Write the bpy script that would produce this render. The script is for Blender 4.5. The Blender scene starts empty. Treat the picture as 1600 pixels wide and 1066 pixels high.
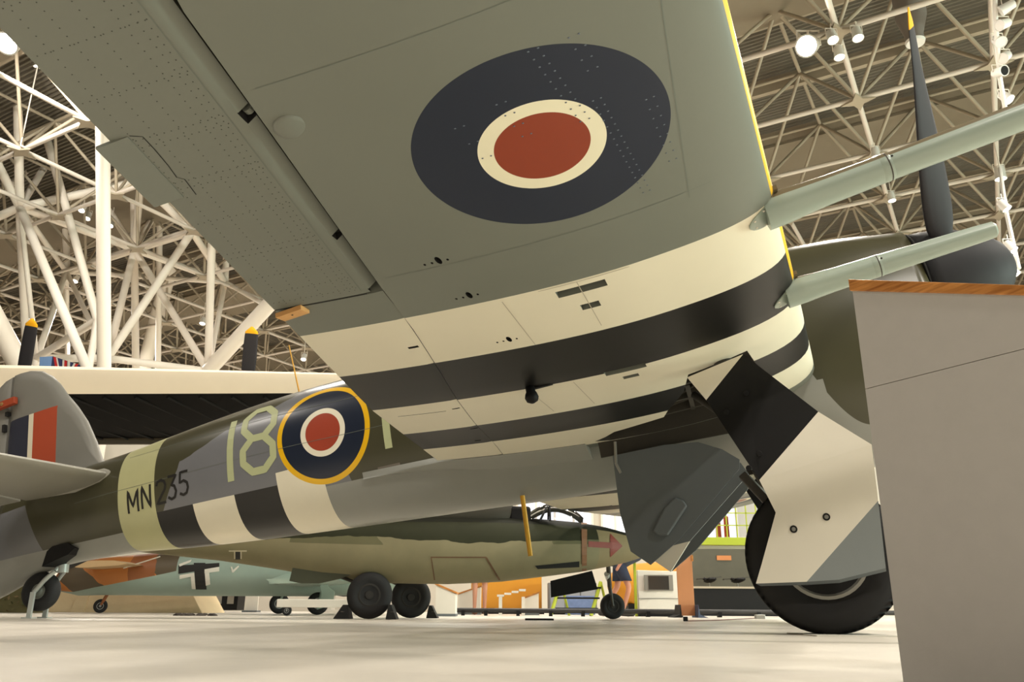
import bpy, bmesh, math, random
import numpy as np
from mathutils import Vector, Matrix
random.seed(7)
SC = bpy.context.scene
COL = SC.collection
R = math.radians

# ------------------------------------------------------------------ camera
FPX, PITCH, ROLL, CAMH = 1290.0, 0.3128, 0.006, 0.135
cp, sp_ = math.cos(PITCH), math.sin(PITCH)
C_FWD = Vector((0, cp, sp_)); C_UP0 = Vector((0, -sp_, cp)); C_RT0 = Vector((1, 0, 0))
C_RT = C_RT0 * math.cos(ROLL) + C_UP0 * math.sin(ROLL)
C_UP = C_UP0 * math.cos(ROLL) - C_RT0 * math.sin(ROLL)
CAM = Vector((0, 0, CAMH))
cd = bpy.data.cameras.new('camera'); cam = bpy.data.objects.new('camera', cd); COL.objects.link(cam)
cd.sensor_width = 36.0; cd.lens = FPX / 1600 * 36.0; cd.clip_end = 400; cd.clip_start = 0.05
M = Matrix.Identity(4)
for i in range(3):
    M[i][0] = C_RT[i]; M[i][1] = C_UP[i]; M[i][2] = -C_FWD[i]; M[i][3] = CAM[i]
cam.matrix_world = M
SC.camera = cam

def W(px, py, d):
    """world point at depth d that lies in direction of a measured image point"""
    return CAM + (C_FWD + C_RT * ((px - 800) / FPX) - C_UP * ((py - 533) / FPX)) * d

# ------------------------------------------------------------------ world, exposure
wd = bpy.data.worlds.new('hall_air'); SC.world = wd; wd.use_nodes = True
bg = wd.node_tree.nodes['Background']; bg.inputs[0].default_value = (1.0, 0.90, 0.74, 1); bg.inputs[1].default_value = 0.07
SC.view_settings.view_transform = 'Standard'; SC.view_settings.look = 'None'
SC.view_settings.exposure = 0.0; SC.view_settings.gamma = 1.0; SC.view_settings.use_curve_mapping = False

def area(name, loc, target, size, energy, col=(1, .93, .83)):
    energy *= .57
    l = bpy.data.lights.new(name, 'AREA'); l.shape = 'DISK'; l.size = size; l.energy = energy; l.color = col
    o = bpy.data.objects.new(name, l); COL.objects.link(o); o.location = loc
    o.rotation_euler = (Vector(target) - Vector(loc)).to_track_quat('-Z', 'Y').to_euler()
    return o
# high bay lamps of the hall, hung under the roof frame in rows
for (lx, ly, e) in ((-14, 6, 700), (-5, 3, 650), (5, 1, 1500), (13, 6, 2100), (-7, 15, 1100), (-1, 19, 1100), (6, 14, 1300), (15, 16, 1300),
                    (-18, 33, 2300), (-2, 28, 1900), (8, 26, 1500), (18, 30, 1500), (-20, 42, 3600), (-6, 42, 3600), (12, 44, 2400), (3, -6, 1400), (-7, -6, 900), (12, -4, 2300)):
    area('high_bay_lamp_light', (lx, ly, 11.6), (lx, ly, 0), 0.9, e)

# added cool side light from the right, out of view, to tint the wing
wl_ = bpy.data.lights.new('window_daylight', 'AREA'); wl_.shape = 'RECTANGLE'; wl_.size = 16; wl_.size_y = 3.6; wl_.energy = 5600; wl_.color = (.80, 1.0, .90)
wo_ = bpy.data.objects.new('window_daylight', wl_); COL.objects.link(wo_); wo_.location = (27.6, 1, 2.4)
wo_.rotation_euler = Vector((-1, 0, 0)).to_track_quat('-Z', 'Y').to_euler()
# ------------------------------------------------------------------ materials
def lin(c):
    c = c / 255.0
    return c / 12.92 if c <= .04045 else ((c + .055) / 1.055) ** 2.4
def rgb(r, g, b): return (lin(r), lin(g), lin(b), 1)

class NX:
    """tiny wrapper that turns python arithmetic into Math nodes"""
    def __init__(s, nt, v): s.nt, s.v = nt, v
    def _op(s, op, *a):
        n = s.nt.nodes.new('ShaderNodeMath'); n.operation = op
        for i, q in enumerate((s,) + a):
            q = q.v if isinstance(q, NX) else q
            if isinstance(q, (int, float)): n.inputs[i].default_value = q
            else: s.nt.links.new(q, n.inputs[i])
        return NX(s.nt, n.outputs[0])
    def __add__(s, o): return s._op('ADD', o)
    def __radd__(s, o): return s._op('ADD', o)
    def __sub__(s, o): return s._op('SUBTRACT', o)
    def __rsub__(s, o): return s._op('MULTIPLY', -1.0)._op('ADD', o)
    def __mul__(s, o): return s._op('MULTIPLY', o)
    __rmul__ = __mul__
    def __truediv__(s, o): return s._op('DIVIDE', o)
    def __gt__(s, o): return s._op('GREATER_THAN', o)
    def __lt__(s, o): return s._op('LESS_THAN', o)
    def __and__(s, o): return s._op('MULTIPLY', o)
    def __or__(s, o): return s._op('MAXIMUM', o)
    def inv(s): return s._op('MULTIPLY', -1.0)._op('ADD', 1.0)
    def abs(s): return s._op('ABSOLUTE')
    def sqrt(s): return s._op('SQRT')
    def sin(s): return s._op('SINE')

MATS = {}
def base_mat(name, rough=.5, metal=0.0, spec=.5):
    m = bpy.data.materials.new(name); m.use_nodes = True
    b = m.node_tree.nodes['Principled BSDF']
    b.inputs['Roughness'].default_value = rough; b.inputs['Metallic'].default_value = metal
    b.inputs['Specular IOR Level'].default_value = spec
    MATS[name] = m
    return m, m.node_tree, b

def noise(nt, scale, detail=4, rough=.6, coord='Object', vec=None):
    tc = nt.nodes.new('ShaderNodeTexCoord'); n = nt.nodes.new('ShaderNodeTexNoise')
    n.inputs['Scale'].default_value = scale; n.inputs['Detail'].default_value = detail; n.inputs['Roughness'].default_value = rough
    nt.links.new(tc.outputs[coord], n.inputs['Vector'])
    return n.outputs['Fac']

def grime(nt, b, colsock, amt, scale=3.0):
    """multiply a colour by soft noise: uneven paint"""
    f = NX(nt, noise(nt, scale)) * (2 * amt) + (1 - amt)
    mx = nt.nodes.new('ShaderNodeMix'); mx.data_type = 'RGBA'; mx.blend_type = 'MULTIPLY'; mx.inputs[0].default_value = 1
    cb = nt.nodes.new('ShaderNodeCombineColor')
    for i in range(3): nt.links.new(f.v, cb.inputs[i])
    if isinstance(colsock, tuple): mx.inputs[6].default_value = colsock
    else: nt.links.new(colsock, mx.inputs[6])
    nt.links.new(cb.outputs[0], mx.inputs[7])
    nt.links.new(mx.outputs[2], b.inputs['Base Color'])

def mat(name, col, rough=.5, metal=0.0, var=.08, scale=4.0, spec=.5, bump=0, bscale=40):
    if name in MATS: return MATS[name]
    m, nt, b = base_mat(name, rough, metal, spec)
    if var: grime(nt, b, col, var, scale)
    else: b.inputs['Base Color'].default_value = col
    if bump:
        bp = nt.nodes.new('ShaderNodeBump'); bp.inputs['Strength'].default_value = bump; bp.inputs['Distance'].default_value = .02
        nt.links.new(noise(nt, bscale), bp.inputs['Height']); nt.links.new(bp.outputs[0], b.inputs['Normal'])
    return m

def emit(name, col, strength):
    if name in MATS: return MATS[name]
    m, nt, b = base_mat(name, .5)
    b.inputs['Base Color'].default_value = (.8, .8, .8, 1)
    b.inputs['Emission Color'].default_value = col; b.inputs['Emission Strength'].default_value = strength
    return m

def painted(name, fn, rough=.45, var=.06, scale=2.5, spec=.5, bump=None):
    """fn(x, s, z, u, v, nx) -> base colour and list of (mask, colour); coordinates are the part's own"""
    m, nt, b = base_mat(name, rough, 0, spec)
    tc = nt.nodes.new('ShaderNodeTexCoord')
    se = nt.nodes.new('ShaderNodeSeparateXYZ'); nt.links.new(tc.outputs['Object'], se.inputs[0])
    su = nt.nodes.new('ShaderNodeSeparateXYZ'); nt.links.new(tc.outputs['UV'], su.inputs[0])
    x = NX(nt, se.outputs[0]); s = NX(nt, se.outputs[1]) * -1.0; z = NX(nt, se.outputs[2])
    u = NX(nt, su.outputs[0]); v = NX(nt, su.outputs[1])
    wob = NX(nt, noise(nt, 1.3, 3)) - .5
    base, layers = fn(x, s, z, u, v, wob)
    cur = base
    for mask, c in layers:
        mx = nt.nodes.new('ShaderNodeMix'); mx.data_type = 'RGBA'
        nt.links.new(mask.v, mx.inputs[0])
        if isinstance(cur, tuple): mx.inputs[6].default_value = cur
        else: nt.links.new(cur, mx.inputs[6])
        mx.inputs[7].default_value = c
        cur = mx.outputs[2]
    grime(nt, b, cur, var, scale)
    return m

# ------------------------------------------------------------------ mesh helpers
class MB:
    def __init__(s): s.v, s.f, s.mi, s.uv = [], [], [], []
    def add(s, vs, fs, mi=0):
        o = len(s.v); s.v += [tuple(p) for p in vs]
        for f in fs: s.f.append(tuple(i + o for i in f)); s.mi.append(mi)
        return s
    def box(s, c, d, mi=0, rot=None):
        c = Vector(c); h = Vector(d) / 2
        vs = [Vector((sx * h.x, sy * h.y, sz * h.z)) for sx in (-1, 1) for sy in (-1, 1) for sz in (-1, 1)]
        if rot is not None: vs = [rot @ v for v in vs]
        return s.add([v + c for v in vs], [(0, 1, 3, 2), (4, 6, 7, 5), (0, 4, 5, 1), (2, 3, 7, 6), (0, 2, 6, 4), (1, 5, 7, 3)], mi)
    def tube(s, p0, p1, r0, r1=None, n=10, caps=True, mi=0):
        p0, p1 = Vector(p0), Vector(p1); r1 = r0 if r1 is None else r1
        d = (p1 - p0); q = d.to_track_quat('Z', 'Y')
        a = [q @ Vector((math.cos(t), math.sin(t), 0)) for t in [2 * math.pi * i / n for i in range(n)]]
        vs = [p0 + k * r0 for k in a] + [p1 + k * r1 for k in a]
        fs = [(i, (i + 1) % n, n + (i + 1) % n, n + i) for i in range(n)]
        if caps: fs += [tuple(range(n - 1, -1, -1)), tuple(range(n, 2 * n))]
        return s.add(vs, fs, mi)
    def path(s, pts, r, n=8, mi=0):
        for a, b in zip(pts[:-1], pts[1:]): s.tube(a, b, r, n=n, mi=mi)
        return s
    def lathe(s, prof, o, axis, n=32, mi=0):
        """prof: list of (distance along axis, radius)"""
        o = Vector(o); q = Vector(axis).to_track_quat('Z', 'Y')
        vs = []
        for h, r in prof:
            vs += [o + q @ Vector((r * math.cos(2 * math.pi * i / n), r * math.sin(2 * math.pi * i / n), h)) for i in range(n)]
        fs = []
        for k in range(len(prof) - 1):
            for i in range(n):
                j = (i + 1) % n
                fs.append((k * n + i, k * n + j, (k + 1) * n + j, (k + 1) * n + i))
        fs.append(tuple(range(n - 1, -1, -1))); fs.append(tuple(range((len(prof) - 1) * n, len(prof) * n)))
        return s.add(vs, fs, mi)
    def loft(s, rings, closed=True, caps=True, mi=0):
        n = len(rings[0]); vs = [p for r in rings for p in r]; fs = []
        for k in range(len(rings) - 1):
            for i in range(n if closed else n - 1):
                j = (i + 1) % n
                fs.append((k * n + i, k * n + j, (k + 1) * n + j, (k + 1) * n + i))
        if caps: fs += [tuple(range(n - 1, -1, -1)), tuple(range((len(rings) - 1) * n, len(rings) * n))]
        return s.add(vs, fs, mi)
    def prism(s, poly, off, mi=0, mi_side=None):
        """poly: list of 3D points, extruded by the vector off"""
        n = len(poly); off = Vector(off); p = [Vector(q) for q in poly]
        o = len(s.v)
        s.v += [tuple(q) for q in p] + [tuple(q + off) for q in p]
        s.f.append(tuple(o + i for i in range(n))); s.mi.append(mi)
        s.f.append(tuple(o + n + i for i in range(n - 1, -1, -1))); s.mi.append(mi)
        for i in range(n):
            j = (i + 1) % n
            s.f.append((o + i, o + n + i, o + n + j, o + j)); s.mi.append(mi if mi_side is None else mi_side)
        return s
    def build(s, name, mats, parent=None, smooth=False, fix=True, bevel=0, auto=None):
        me = bpy.data.meshes.new(name); me.from_pydata(s.v, [], s.f)
        if not isinstance(mats, (list, tuple)): mats = [mats]
        for m in mats: me.materials.append(m)
        for p, k in zip(me.polygons, s.mi): p.material_index = k
        if s.uv:
            ul = me.uv_layers.new(name='UVMap')
            for lp in me.loops: ul.data[lp.index].uv = s.uv[lp.vertex_index]
        if fix:
            bm = bmesh.new(); bm.from_mesh(me); bmesh.ops.recalc_face_normals(bm, faces=bm.faces); bm.to_mesh(me); bm.free()
        if smooth or auto:
            for p in me.polygons: p.use_smooth = True
            if auto: me.set_sharp_from_angle(angle=R(auto))
        o = bpy.data.objects.new(name, me); COL.objects.link(o)
        if parent is not None: o.parent = parent
        if bevel:
            bv = o.modifiers.new('bevel', 'BEVEL'); bv.width = bevel; bv.segments = 2; bv.limit_method = 'ANGLE'
        return o

def tag(o, label=None, cat=None, group=None, kind=None):
    if label: o['label'] = label
    if cat: o['category'] = cat
    if group: o['group'] = group
    if kind: o['kind'] = kind
    return o
def empty(name, loc=(0, 0, 0), rz=0, label=None, cat=None, group=None):
    o = bpy.data.objects.new(name, None); COL.objects.link(o); o.location = loc; o.rotation_euler = (0, 0, rz)
    o.empty_display_size = .2
    return tag(o, label, cat, group)
def dup(root, loc, rz=None, label=None):
    r = root.copy(); COL.objects.link(r); r.location = loc
    if rz is not None: r.rotation_euler = (0, 0, rz)
    if label: r['label'] = label
    for ch in list(root.children):
        c = ch.copy(); COL.objects.link(c); c.parent = r
        for g in list(ch.children):
            k = g.copy(); COL.objects.link(k); k.parent = c
    return r
def cut(o, cutters):
    """boolean difference, applied"""
    for c in cutters:
        c.parent = o.parent
    for c in cutters:
        md = o.modifiers.new('cut', 'BOOLEAN'); md.operation = 'DIFFERENCE'; md.object = c; md.solver = 'EXACT'
        md.material_mode = 'TRANSFER' if hasattr(md, 'material_mode') else 'INDEX'
    bpy.context.view_layer.update()
    dg = bpy.context.evaluated_depsgraph_get()
    me = bpy.data.meshes.new_from_object(o.evaluated_get(dg), depsgraph=dg)
    o.modifiers.clear(); old = o.data; o.data = me; bpy.data.meshes.remove(old)
    for c in cutters:
        m = c.data; bpy.data.objects.remove(c); bpy.data.meshes.remove(m)

# colours
UNDER = rgb(112, 115, 105); WHITE = rgb(226, 219, 196); BLACK = rgb(19, 18, 16); NAVY = rgb(30, 37, 52); REDR = rgb(138, 57, 32)
YEL = rgb(228, 178, 24); FUND = rgb(142, 143, 136); GREEN = rgb(66, 64, 45); OCEAN = rgb(112, 113, 116); SKYB = rgb(180, 179, 134); CODE = rgb(176, 181, 138)
# ================================================================== THE SETTING
m_floor, ntf, bf = base_mat('pale_sealed_concrete', .32, 0, .4)
nz = NX(ntf, noise(ntf, .9, 6)) * .22 + NX(ntf, noise(ntf, 14, 3)) * .10 + .84
cbf = ntf.nodes.new('ShaderNodeCombineColor')
for i, k in enumerate((.66, .61, .53)): ntf.links.new((nz * k).v, cbf.inputs[i])
ntf.links.new(cbf.outputs[0], bf.inputs['Base Color'])
rr_ = NX(ntf, noise(ntf, 1.7, 4)) * .35 + .18; ntf.links.new(rr_.v, bf.inputs['Roughness'])
fl = MB().box((0, 30, -.1), (120, 110, .2)).build('floor', m_floor); tag(fl, kind='structure')

m_wall = mat('warm_plaster', rgb(196, 184, 160), .8, var=.06, scale=.6)
m_dark_wall = mat('far_dim_cladding', rgb(120, 112, 96), .8, var=.1, scale=.4)
tag(MB().box((0, 80, 8), (150, .4, 16)).build('wall_back', m_dark_wall), kind='structure')
tag(MB().box((-46, 30, 8), (.4, 110, 16)).build('wall_left', m_dark_wall), kind='structure')
tag(MB().box((28, 30, 8), (.4, 110, 16)).build('wall_right', m_dark_wall), kind='structure')

# --- roof: deck strips over a square space frame, turned 30 degrees
MOD = 3.0; HB = 12.45; HT = HB + 2.25
GA = Vector((math.cos(R(-30)), math.sin(R(-30)), 0)); GB = Vector((math.sin(R(30)), math.cos(R(30)), 0))
G0 = Vector((.708 * (HB - CAMH), 1.461 * (HB - CAMH), 0))
def gb(i, j): return G0 + GA * (MOD * i) + GB * (MOD * j) + Vector((0, 0, HB))
def gt(i, j): return G0 + GA * (MOD * (i + .5)) + GB * (MOD * (j + .5)) + Vector((0, 0, HT))
def to_px(P):
    v = Vector(P) - CAM; d = v.dot(C_FWD)
    if d < .5: return None
    return 800 + FPX * v.dot(C_RT) / d, 533 - FPX * v.dot(C_UP) / d, d
def seen(P, m=260):
    q = to_px(P)
    if q is None: return False
    x, y, d = q
    return -m < x < 1600 + m and -m < y < 1066 and d < 78 and (x < 640 or x > 1050)

m_steel = mat('cream_painted_steel', rgb(238, 229, 215), .45, var=.03)
m_chord = mat('pale_roof_chord', rgb(214, 203, 190), .5, var=.03)
m_steel2 = mat('beige_painted_steel', rgb(170, 157, 136), .5, var=.04)
m_panel = mat('beige_roof_panel', rgb(136, 125, 106), .75, var=.05)
m_deck, ntd, bd = base_mat('ribbed_roof_deck', .6)
grime(ntd, bd, rgb(112, 105, 92), .08, 1.0)

ceiling = tag(bpy.data.objects.new('ceiling', None), kind='structure'); COL.objects.link(ceiling)
NJ0, NJ1, NI0, NI1 = -9, 22, -26, 16
for j in range(NJ0, NJ1):
    a0 = G0 + GA * (MOD * NI0) + GB * (MOD * j); a1 = G0 + GA * (MOD * NI1) + GB * (MOD * j)
    lift = Vector((0, 0, HT + .35)); wdt = GB * MOD
    if not any(seen(a0.lerp(a1, t / 40) + lift, 400) for t in range(41)) and j % 2 == 0: pass
    plain = (j % 3 == 2); a0 = a0 - GB * (.4 * MOD); a1 = a1 - GB * (.4 * MOD)
    mb = MB()
    z2 = Vector((0, 0, -.55 if plain else 0))
    if plain: mb.prism([a0 + lift + z2, a1 + lift + z2, a1 + wdt + lift + z2, a0 + wdt + lift + z2], (0, 0, .12))
    else:
        prof = []
        for k in range(20):
            for f_, h_ in ((0, 0), (.3, 0), (.5, .07), (.8, .07)): prof.append((MOD * (k + f_) / 20, h_))
        prof.append((MOD, 0))
        mb.loft([[e_ + lift + GB * q + Vector((0, 0, h_)) for q, h_ in prof] for e_ in (a0, a1)], closed=False, caps=False)
    o = mb.build('roof_panel' if plain else 'roof_deck_strip', m_panel if plain else m_deck, ceiling, fix=False)
    # beam along each strip edge
    p0 = a0 + lift + Vector((0, 0, -.35)); p1 = a1 + lift + Vector((0, 0, -.35))
    bb = MB().prism([p0 + Vector((0, 0, -.12)), p1 + Vector((0, 0, -.12)), p1 + Vector((0, 0, .4)), p0 + Vector((0, 0, .4))], GB * .16)
    bb.build('roof_beam', m_steel2, ceiling)

struts = []   # (p0, p1, r, mat index)
nodes_b = []
for i in range(NI0, NI1):
    for j in range(NJ0, NJ1):
        b = gb(i, j); t = gt(i, j)
        if seen(b):
            nodes_b.append(b)
            for q in (gb(i + 1, j), gb(i, j + 1)): struts.append((b, q, .066, 0))
            for (di, dj) in ((0, 0), (-1, 0), (0, -1), (-1, -1)): struts.append((b, gt(i + di, j + dj), .05, 1))
        if seen(t):
            for q in (gt(i + 1, j), gt(i, j + 1)): struts.append((t, q, .05, 1))
def vis(st):
    m_ = (st[0] + st[1]) / 2; q = to_px(m_)
    if q is None: return 1e9
    x, y, d = q
    inside = (-40 < x < 520 and -40 < y < 600) or (1130 < x < 1640 and -40 < y < 450)
    return d if inside else d + 500
struts.sort(key=vis)
unit = {}
for k in (0, 1):
    mb = MB().tube((0, 0, 0), (0, 0, 1), 1, n=8, caps=False)
    o = mb.build('strut', (m_chord, m_steel2)[k], ceiling, smooth=True); unit[k] = o.data; bpy.data.objects.remove(o)
def place_strut(p0, p1, r, me, parent, name='strut'):
    o = bpy.data.objects.new(name, me); COL.objects.link(o); o.parent = parent
    d = p1 - p0; q = d.to_track_quat('Z', 'Y')
    o.matrix_local = Matrix.Translation(p0) @ q.to_matrix().to_4x4() @ Matrix.Diagonal((r, r, d.length, 1))
    return o
for (p0, p1, r, k) in struts[:280]: place_strut(p0, p1, r, unit[k], ceiling)
rest = MB()
for (p0, p1, r, k) in struts[280:]: rest.tube(p0, p1, r, n=6, caps=False, mi=k)
tag(rest.build('distant_struts', [m_chord, m_steel2], ceiling, smooth=True), kind='stuff')
nodes_b.sort(key=lambda b: to_px(b)[2])
pl = MB()
for ang in range(4):
    pass
star = []
for k in range(16):
    a = 2 * math.pi * k / 16; rr = .42 if k % 4 == 0 else (.17 if k % 2 == 0 else .22)
    star.append((GA * math.cos(a) + GB * math.sin(a)) * rr)
pme = MB().prism([s_ + Vector((0, 0, -.10)) for s_ in star], (0, 0, .05)).build('node_plate', m_steel2, ceiling)
for b in nodes_b[:120]:
    o = pme.copy(); COL.objects.link(o); o.location = b
bpy.data.objects.remove(pme)

# --- left lattice tower (inclined tubular steel), nodes measured in the photograph at their own distances
TN = dict(A=(31, 324, 16), A0=(26, 70, 15), A1=(44, 610, 17.5), c0=(160, 60, 12.2), c1=(163, 640, 12.8), B=(104, 425, 20), B0=(101, 235, 19.4), B1=(106, 640, 21),
          D=(210, 390, 18.4), D0=(209, 250, 18), D1=(213, 640, 19.2), E=(325, 580, 17.4), E0=(331, 380, 16.8), Eb=(440, 455, 16.2), G=(352, 441, 20), G0=(356, 330, 19.6),
          N4=(97, 217, 18.6), K=(300, 362, 17.6), L=(250, 320, 19.5), L1=(246, 640, 21), P=(-70, 368, 16), Q=(-30, 205, 15.4), S1=(168, 560, 16.8), T=(420, 480, 18),
          V0=(-40, 440, 14.2), V1=(46, 600, 15), X0=(278, 372, 22), X1=(208, 640, 23.5), top=(24, 40, 17), Z1=(152, 500, 15.6), U=(57, 560, 16.6), Y=(220, 283, 17))
TL = [('A0', 'A', .085), ('A', 'A1', .085), ('c0', 'c1', .108), ('B0', 'B', .085), ('B', 'B1', .06), ('D0', 'D', .085), ('D', 'D1', .085), ('E0', 'E', .085), ('E', 'Eb', .16),
      ('A', 'c1', .085), ('A', 'P', .085), ('A', 'Q', .085), ('A', 'D', .075), ('N4', 'A', .07), ('N4', 'top', .08), ('A', 'Y', .085), ('D', 'B', .085), ('D', 'K', .09), ('D', 'E', .08),
      ('D', 'N4', .08), ('D', 'L', .075), ('D', 'S1', .08), ('D', 'G', .08), ('B', 'N4', .07), ('B', 'A', .06), ('B', 'U', .07), ('B', 'S1', .06), ('K', 'G', .08), ('K', 'S1', .085),
      ('E', 'S1', .08), ('E', 'D1', .07), ('E', 'G', .06), ('E', 'T', .06), ('G', 'G0', .08), ('G', 'B', .06), ('G', 'T', .06), ('L', 'L1', .075), ('V0', 'V1', .19), ('X0', 'X1', .2),
      ('S1', 'U', .085), ('U', 'A', .05), ('top', 'Z1', .08), ('N4', 'B0', .08), ('N4', 'P', .06), ('U', 'Z1', .08), ('Y', 'K', .085), ('Y', 'D', .08)]
TN = {k: (v[0], v[1], v[2] * 1.7) for k, v in TN.items()}; TL = [(a, b, r * 1.62) for a, b, r in TL]
tw_me = MB().tube((0, 0, 0), (0, 0, 1), 1, n=12, caps=False).build('strut', m_steel, None, smooth=True); unit[2] = tw_me.data; bpy.data.objects.remove(tw_me)
tower = empty('lattice_tower', (W(160, 600, 21.5).x, W(160, 600, 21.5).y, 0), label='white tubular steel lattice tower rising behind the cream-edged bomber wing', cat='tower')
tw0 = tower.location.copy()
for a, b, r in TL:
    o = place_strut(W(*TN[a]) - tw0, W(*TN[b]) - tw0, r, unit[2], tower)
# columns carry the tower down to the ground
for (a, r) in (('c1', .108), ('A1', .085), ('D1', .085), ('E', .12), ('V1', .19), ('X1', .2), ('B1', .06), ('L1', .075), ('U', .07), ('Z1', .07)):
    p = W(*TN[a]) - tw0; place_strut(p, Vector((p.x, p.y, 0)), r * 1.62, unit[2], tower)

# ================================================================== THE FIGHTER OVERHEAD
# own axes: x forward, s to starboard (local -y), z up; sits tail-down on its wheels
AF = Vector((.934, -.310, .179)).normalized(); AS = Vector((-.315, -.949, 0)).normalized()
AS = (AS - AF * AS.dot(AF)).normalized(); AU = AS.cross(AF).normalized()
AO = Vector((2.614, 6.857, 1.967))
fighter = bpy.data.objects.new('fighter_aircraft', None); COL.objects.link(fighter)
Mf = Matrix.Identity(4)
for i in range(3):
    Mf[i][0] = AF[i]; Mf[i][1] = -AS[i]; Mf[i][2] = AU[i]; Mf[i][3] = AO[i]
fighter.matrix_world = Mf
tag(fighter, 'grey and green propeller fighter marked 18 and MN235, its striped wing filling the top', 'aircraft')
def P(x, s, z): return Vector((x, -s, z))

SKN = 2.45; DIH = .0824
def le_x(s): return .0253 - .0723 * s
def te_x(s): return -3.397 + .1643 * s
def naca(x, t, m=.02, p=.25):
    yt = 5 * t * (.2969 * math.sqrt(max(x, 0)) - .126 * x - .3516 * x * x + .2843 * x ** 3 - .1036 * x ** 4)
    yc = m / p ** 2 * (2 * p * x - x * x) if x < p else m / (1 - p) ** 2 * ((1 - 2 * p) + 2 * p * x - x * x)
    return yc - yt, yc + yt
def wing_z(x, s, up=0):
    s = abs(s); l, t = le_x(s), te_x(s); c = l - t; xc = min(max((l - x) / c, 0), 1)
    th = .19 - .05 * min(max((s - SKN) / 4, 0), 1)
    zr = math.tan(DIH) * (s - SKN) if s > SKN else math.tan(R(1)) * (SKN - s)
    return naca(xc, th)[up] * c + zr + (.5 - xc) * c * math.tan(R(1))
HG = [(0, -2.80), (1.07, -2.605), (1.70, -2.519), (2.44, -2.378), (3.04, -2.268), (3.63, -2.171), (3.935, -2.142), (4.43, -2.075), (5.27, -1.954), (6.34, -1.81)]
def hinge_x(s):
    for (a, xa), (b, xb) in zip(HG[:-1], HG[1:]):
        if s <= b: return xa + (xb - xa) * (s - a) / (b - a)
    return HG[-1][1]

def sidx(x, k):
    a, b, x0 = ((3.634, 0, 0), (3.042, 0, 0), (2.455, .02, -1.4), (1.772, .046, -1.0), (1.205, .05, -1.0), (.565, .05, -1.5))[k]
    return (x - x0) * b + a
def wing_paint(x, s, z, u, v, wob):
    a = s.abs()
    e = [sidx(x, k) for k in range(6)]
    white = ((a < e[0]) & (a > e[1])) | ((a < e[2]) & (a > e[3])) | ((a < e[4]) & (a > e[5]))
    black = ((a < e[1]) & (a > e[2])) | ((a < e[3]) & (a > e[4]))
    dx = x + 1.10; ds = a - 4.655; r = (dx * dx + ds * ds).sqrt()
    lead = (x > (a * -.0723 + .0253 - .017)) & (a > 2.36)
    return UNDER, [(white, WHITE), (black, BLACK), (r < .5, NAVY), (r < .25, rgb(232, 226, 198)), (r < .1875, REDR), (lead, YEL)]
m_wing = painted('wing_underside_paint', wing_paint, rough=.42, var=.05, scale=1.5, spec=.35)
def camo_top(x, s, z, u, v, wob):
    return GREEN, [(((x * 1.1 + s.abs() * 1.4).sin() + wob * 1.5) > .1, OCEAN)]
m_wtop = painted('upper_camouflage_paint', camo_top, rough=.5)
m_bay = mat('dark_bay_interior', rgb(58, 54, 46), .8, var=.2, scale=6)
m_blackhole = mat('shadowed_cavity', rgb(24, 23, 21), .9, var=0)
m_under = mat('underside_grey_paint', UNDER, .45, var=.05)
m_cannon = mat('cannon_fairing_green_grey', rgb(146, 158, 146), .33, var=.04)
m_metal = mat('bare_grey_metal', rgb(150, 148, 140), .35, .6, var=.1)
m_darkmetal = mat('dark_oiled_metal', rgb(66, 62, 56), .5, .4, var=.2, scale=12)
m_rubber = mat('black_tyre_rubber', rgb(26, 25, 25), .8, var=.15, scale=10)
m_white = mat('stripe_white_paint', rgb(222, 216, 200), .5, var=.05)
m_black = mat('stripe_black_paint', rgb(15, 14, 14), .6, var=.1, spec=.25)
m_grey = mat('door_grey_paint', rgb(128, 134, 134), .5, var=.05)
m_dgrey = mat('door_dark_grey_paint', rgb(98, 104, 106), .55, var=.07)

def wing_ring(s, sg, x_front_only=True):
    tipk = 1.0
    l, t = le_x(s), te_x(s)
    if s > 5.7:
        k = math.sqrt(max(1 - ((s - 5.7) / .66) ** 2, .02)); mid = l - .45 * (l - t); tipk = k
    else: mid = 0
    h = hinge_x(s); n = 26; lo, up = [], []
    for i in range(n + 1):
        q = (i / n) ** 1.8; x = l + (h - l) * q
        zl, zu = wing_z(x, s, 0), wing_z(x, s, 1)
        if tipk < 1: x = mid + (x - mid) * tipk; zc = (zl + zu) / 2; zl = zc + (zl - zc) * tipk; zu = zc + (zu - zc) * tipk
        dz = -.058 * s if sg < 0 else 0
        lo.append(P(x, s * sg, zl + dz)); up.append(P(x, s * sg, zu + dz))
    return lo[::-1] + up[1:]
def wing(sg, name):
    ss = [0, .3, .6, .9, 1.2, 1.5, 1.8, 2.1, 2.3, 2.45, 2.6, 2.9, 3.2, 3.5, 3.93, 4.3, 4.7, 5.1, 5.5, 5.7, 5.9, 6.05, 6.18, 6.28, 6.34]
    rings = [wing_ring(s, sg) for s in ss]
    mb = MB().loft(rings)
    n = len(rings[0]); k = 0
    half = n // 2
    for f in range(len(mb.f)):
        if f < (len(ss) - 1) * n:
            i = f % n
            if i >= half: mb.mi[f] = 1
            if i == n - 1: mb.mi[f] = 2
    return mb.build(name, [m_wing, m_wtop, m_blackhole], fighter, auto=40)
ws = wing(1, 'starboard_wing'); wp = wing(-1, 'port_wing')
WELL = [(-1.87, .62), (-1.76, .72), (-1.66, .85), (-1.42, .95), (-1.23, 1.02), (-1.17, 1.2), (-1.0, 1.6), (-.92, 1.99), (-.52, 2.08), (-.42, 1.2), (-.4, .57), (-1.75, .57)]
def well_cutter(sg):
    return MB().prism([P(x, s * sg, -.9) for x, s in WELL], (0, 0, .98)).build('cutter', m_bay)
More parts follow.
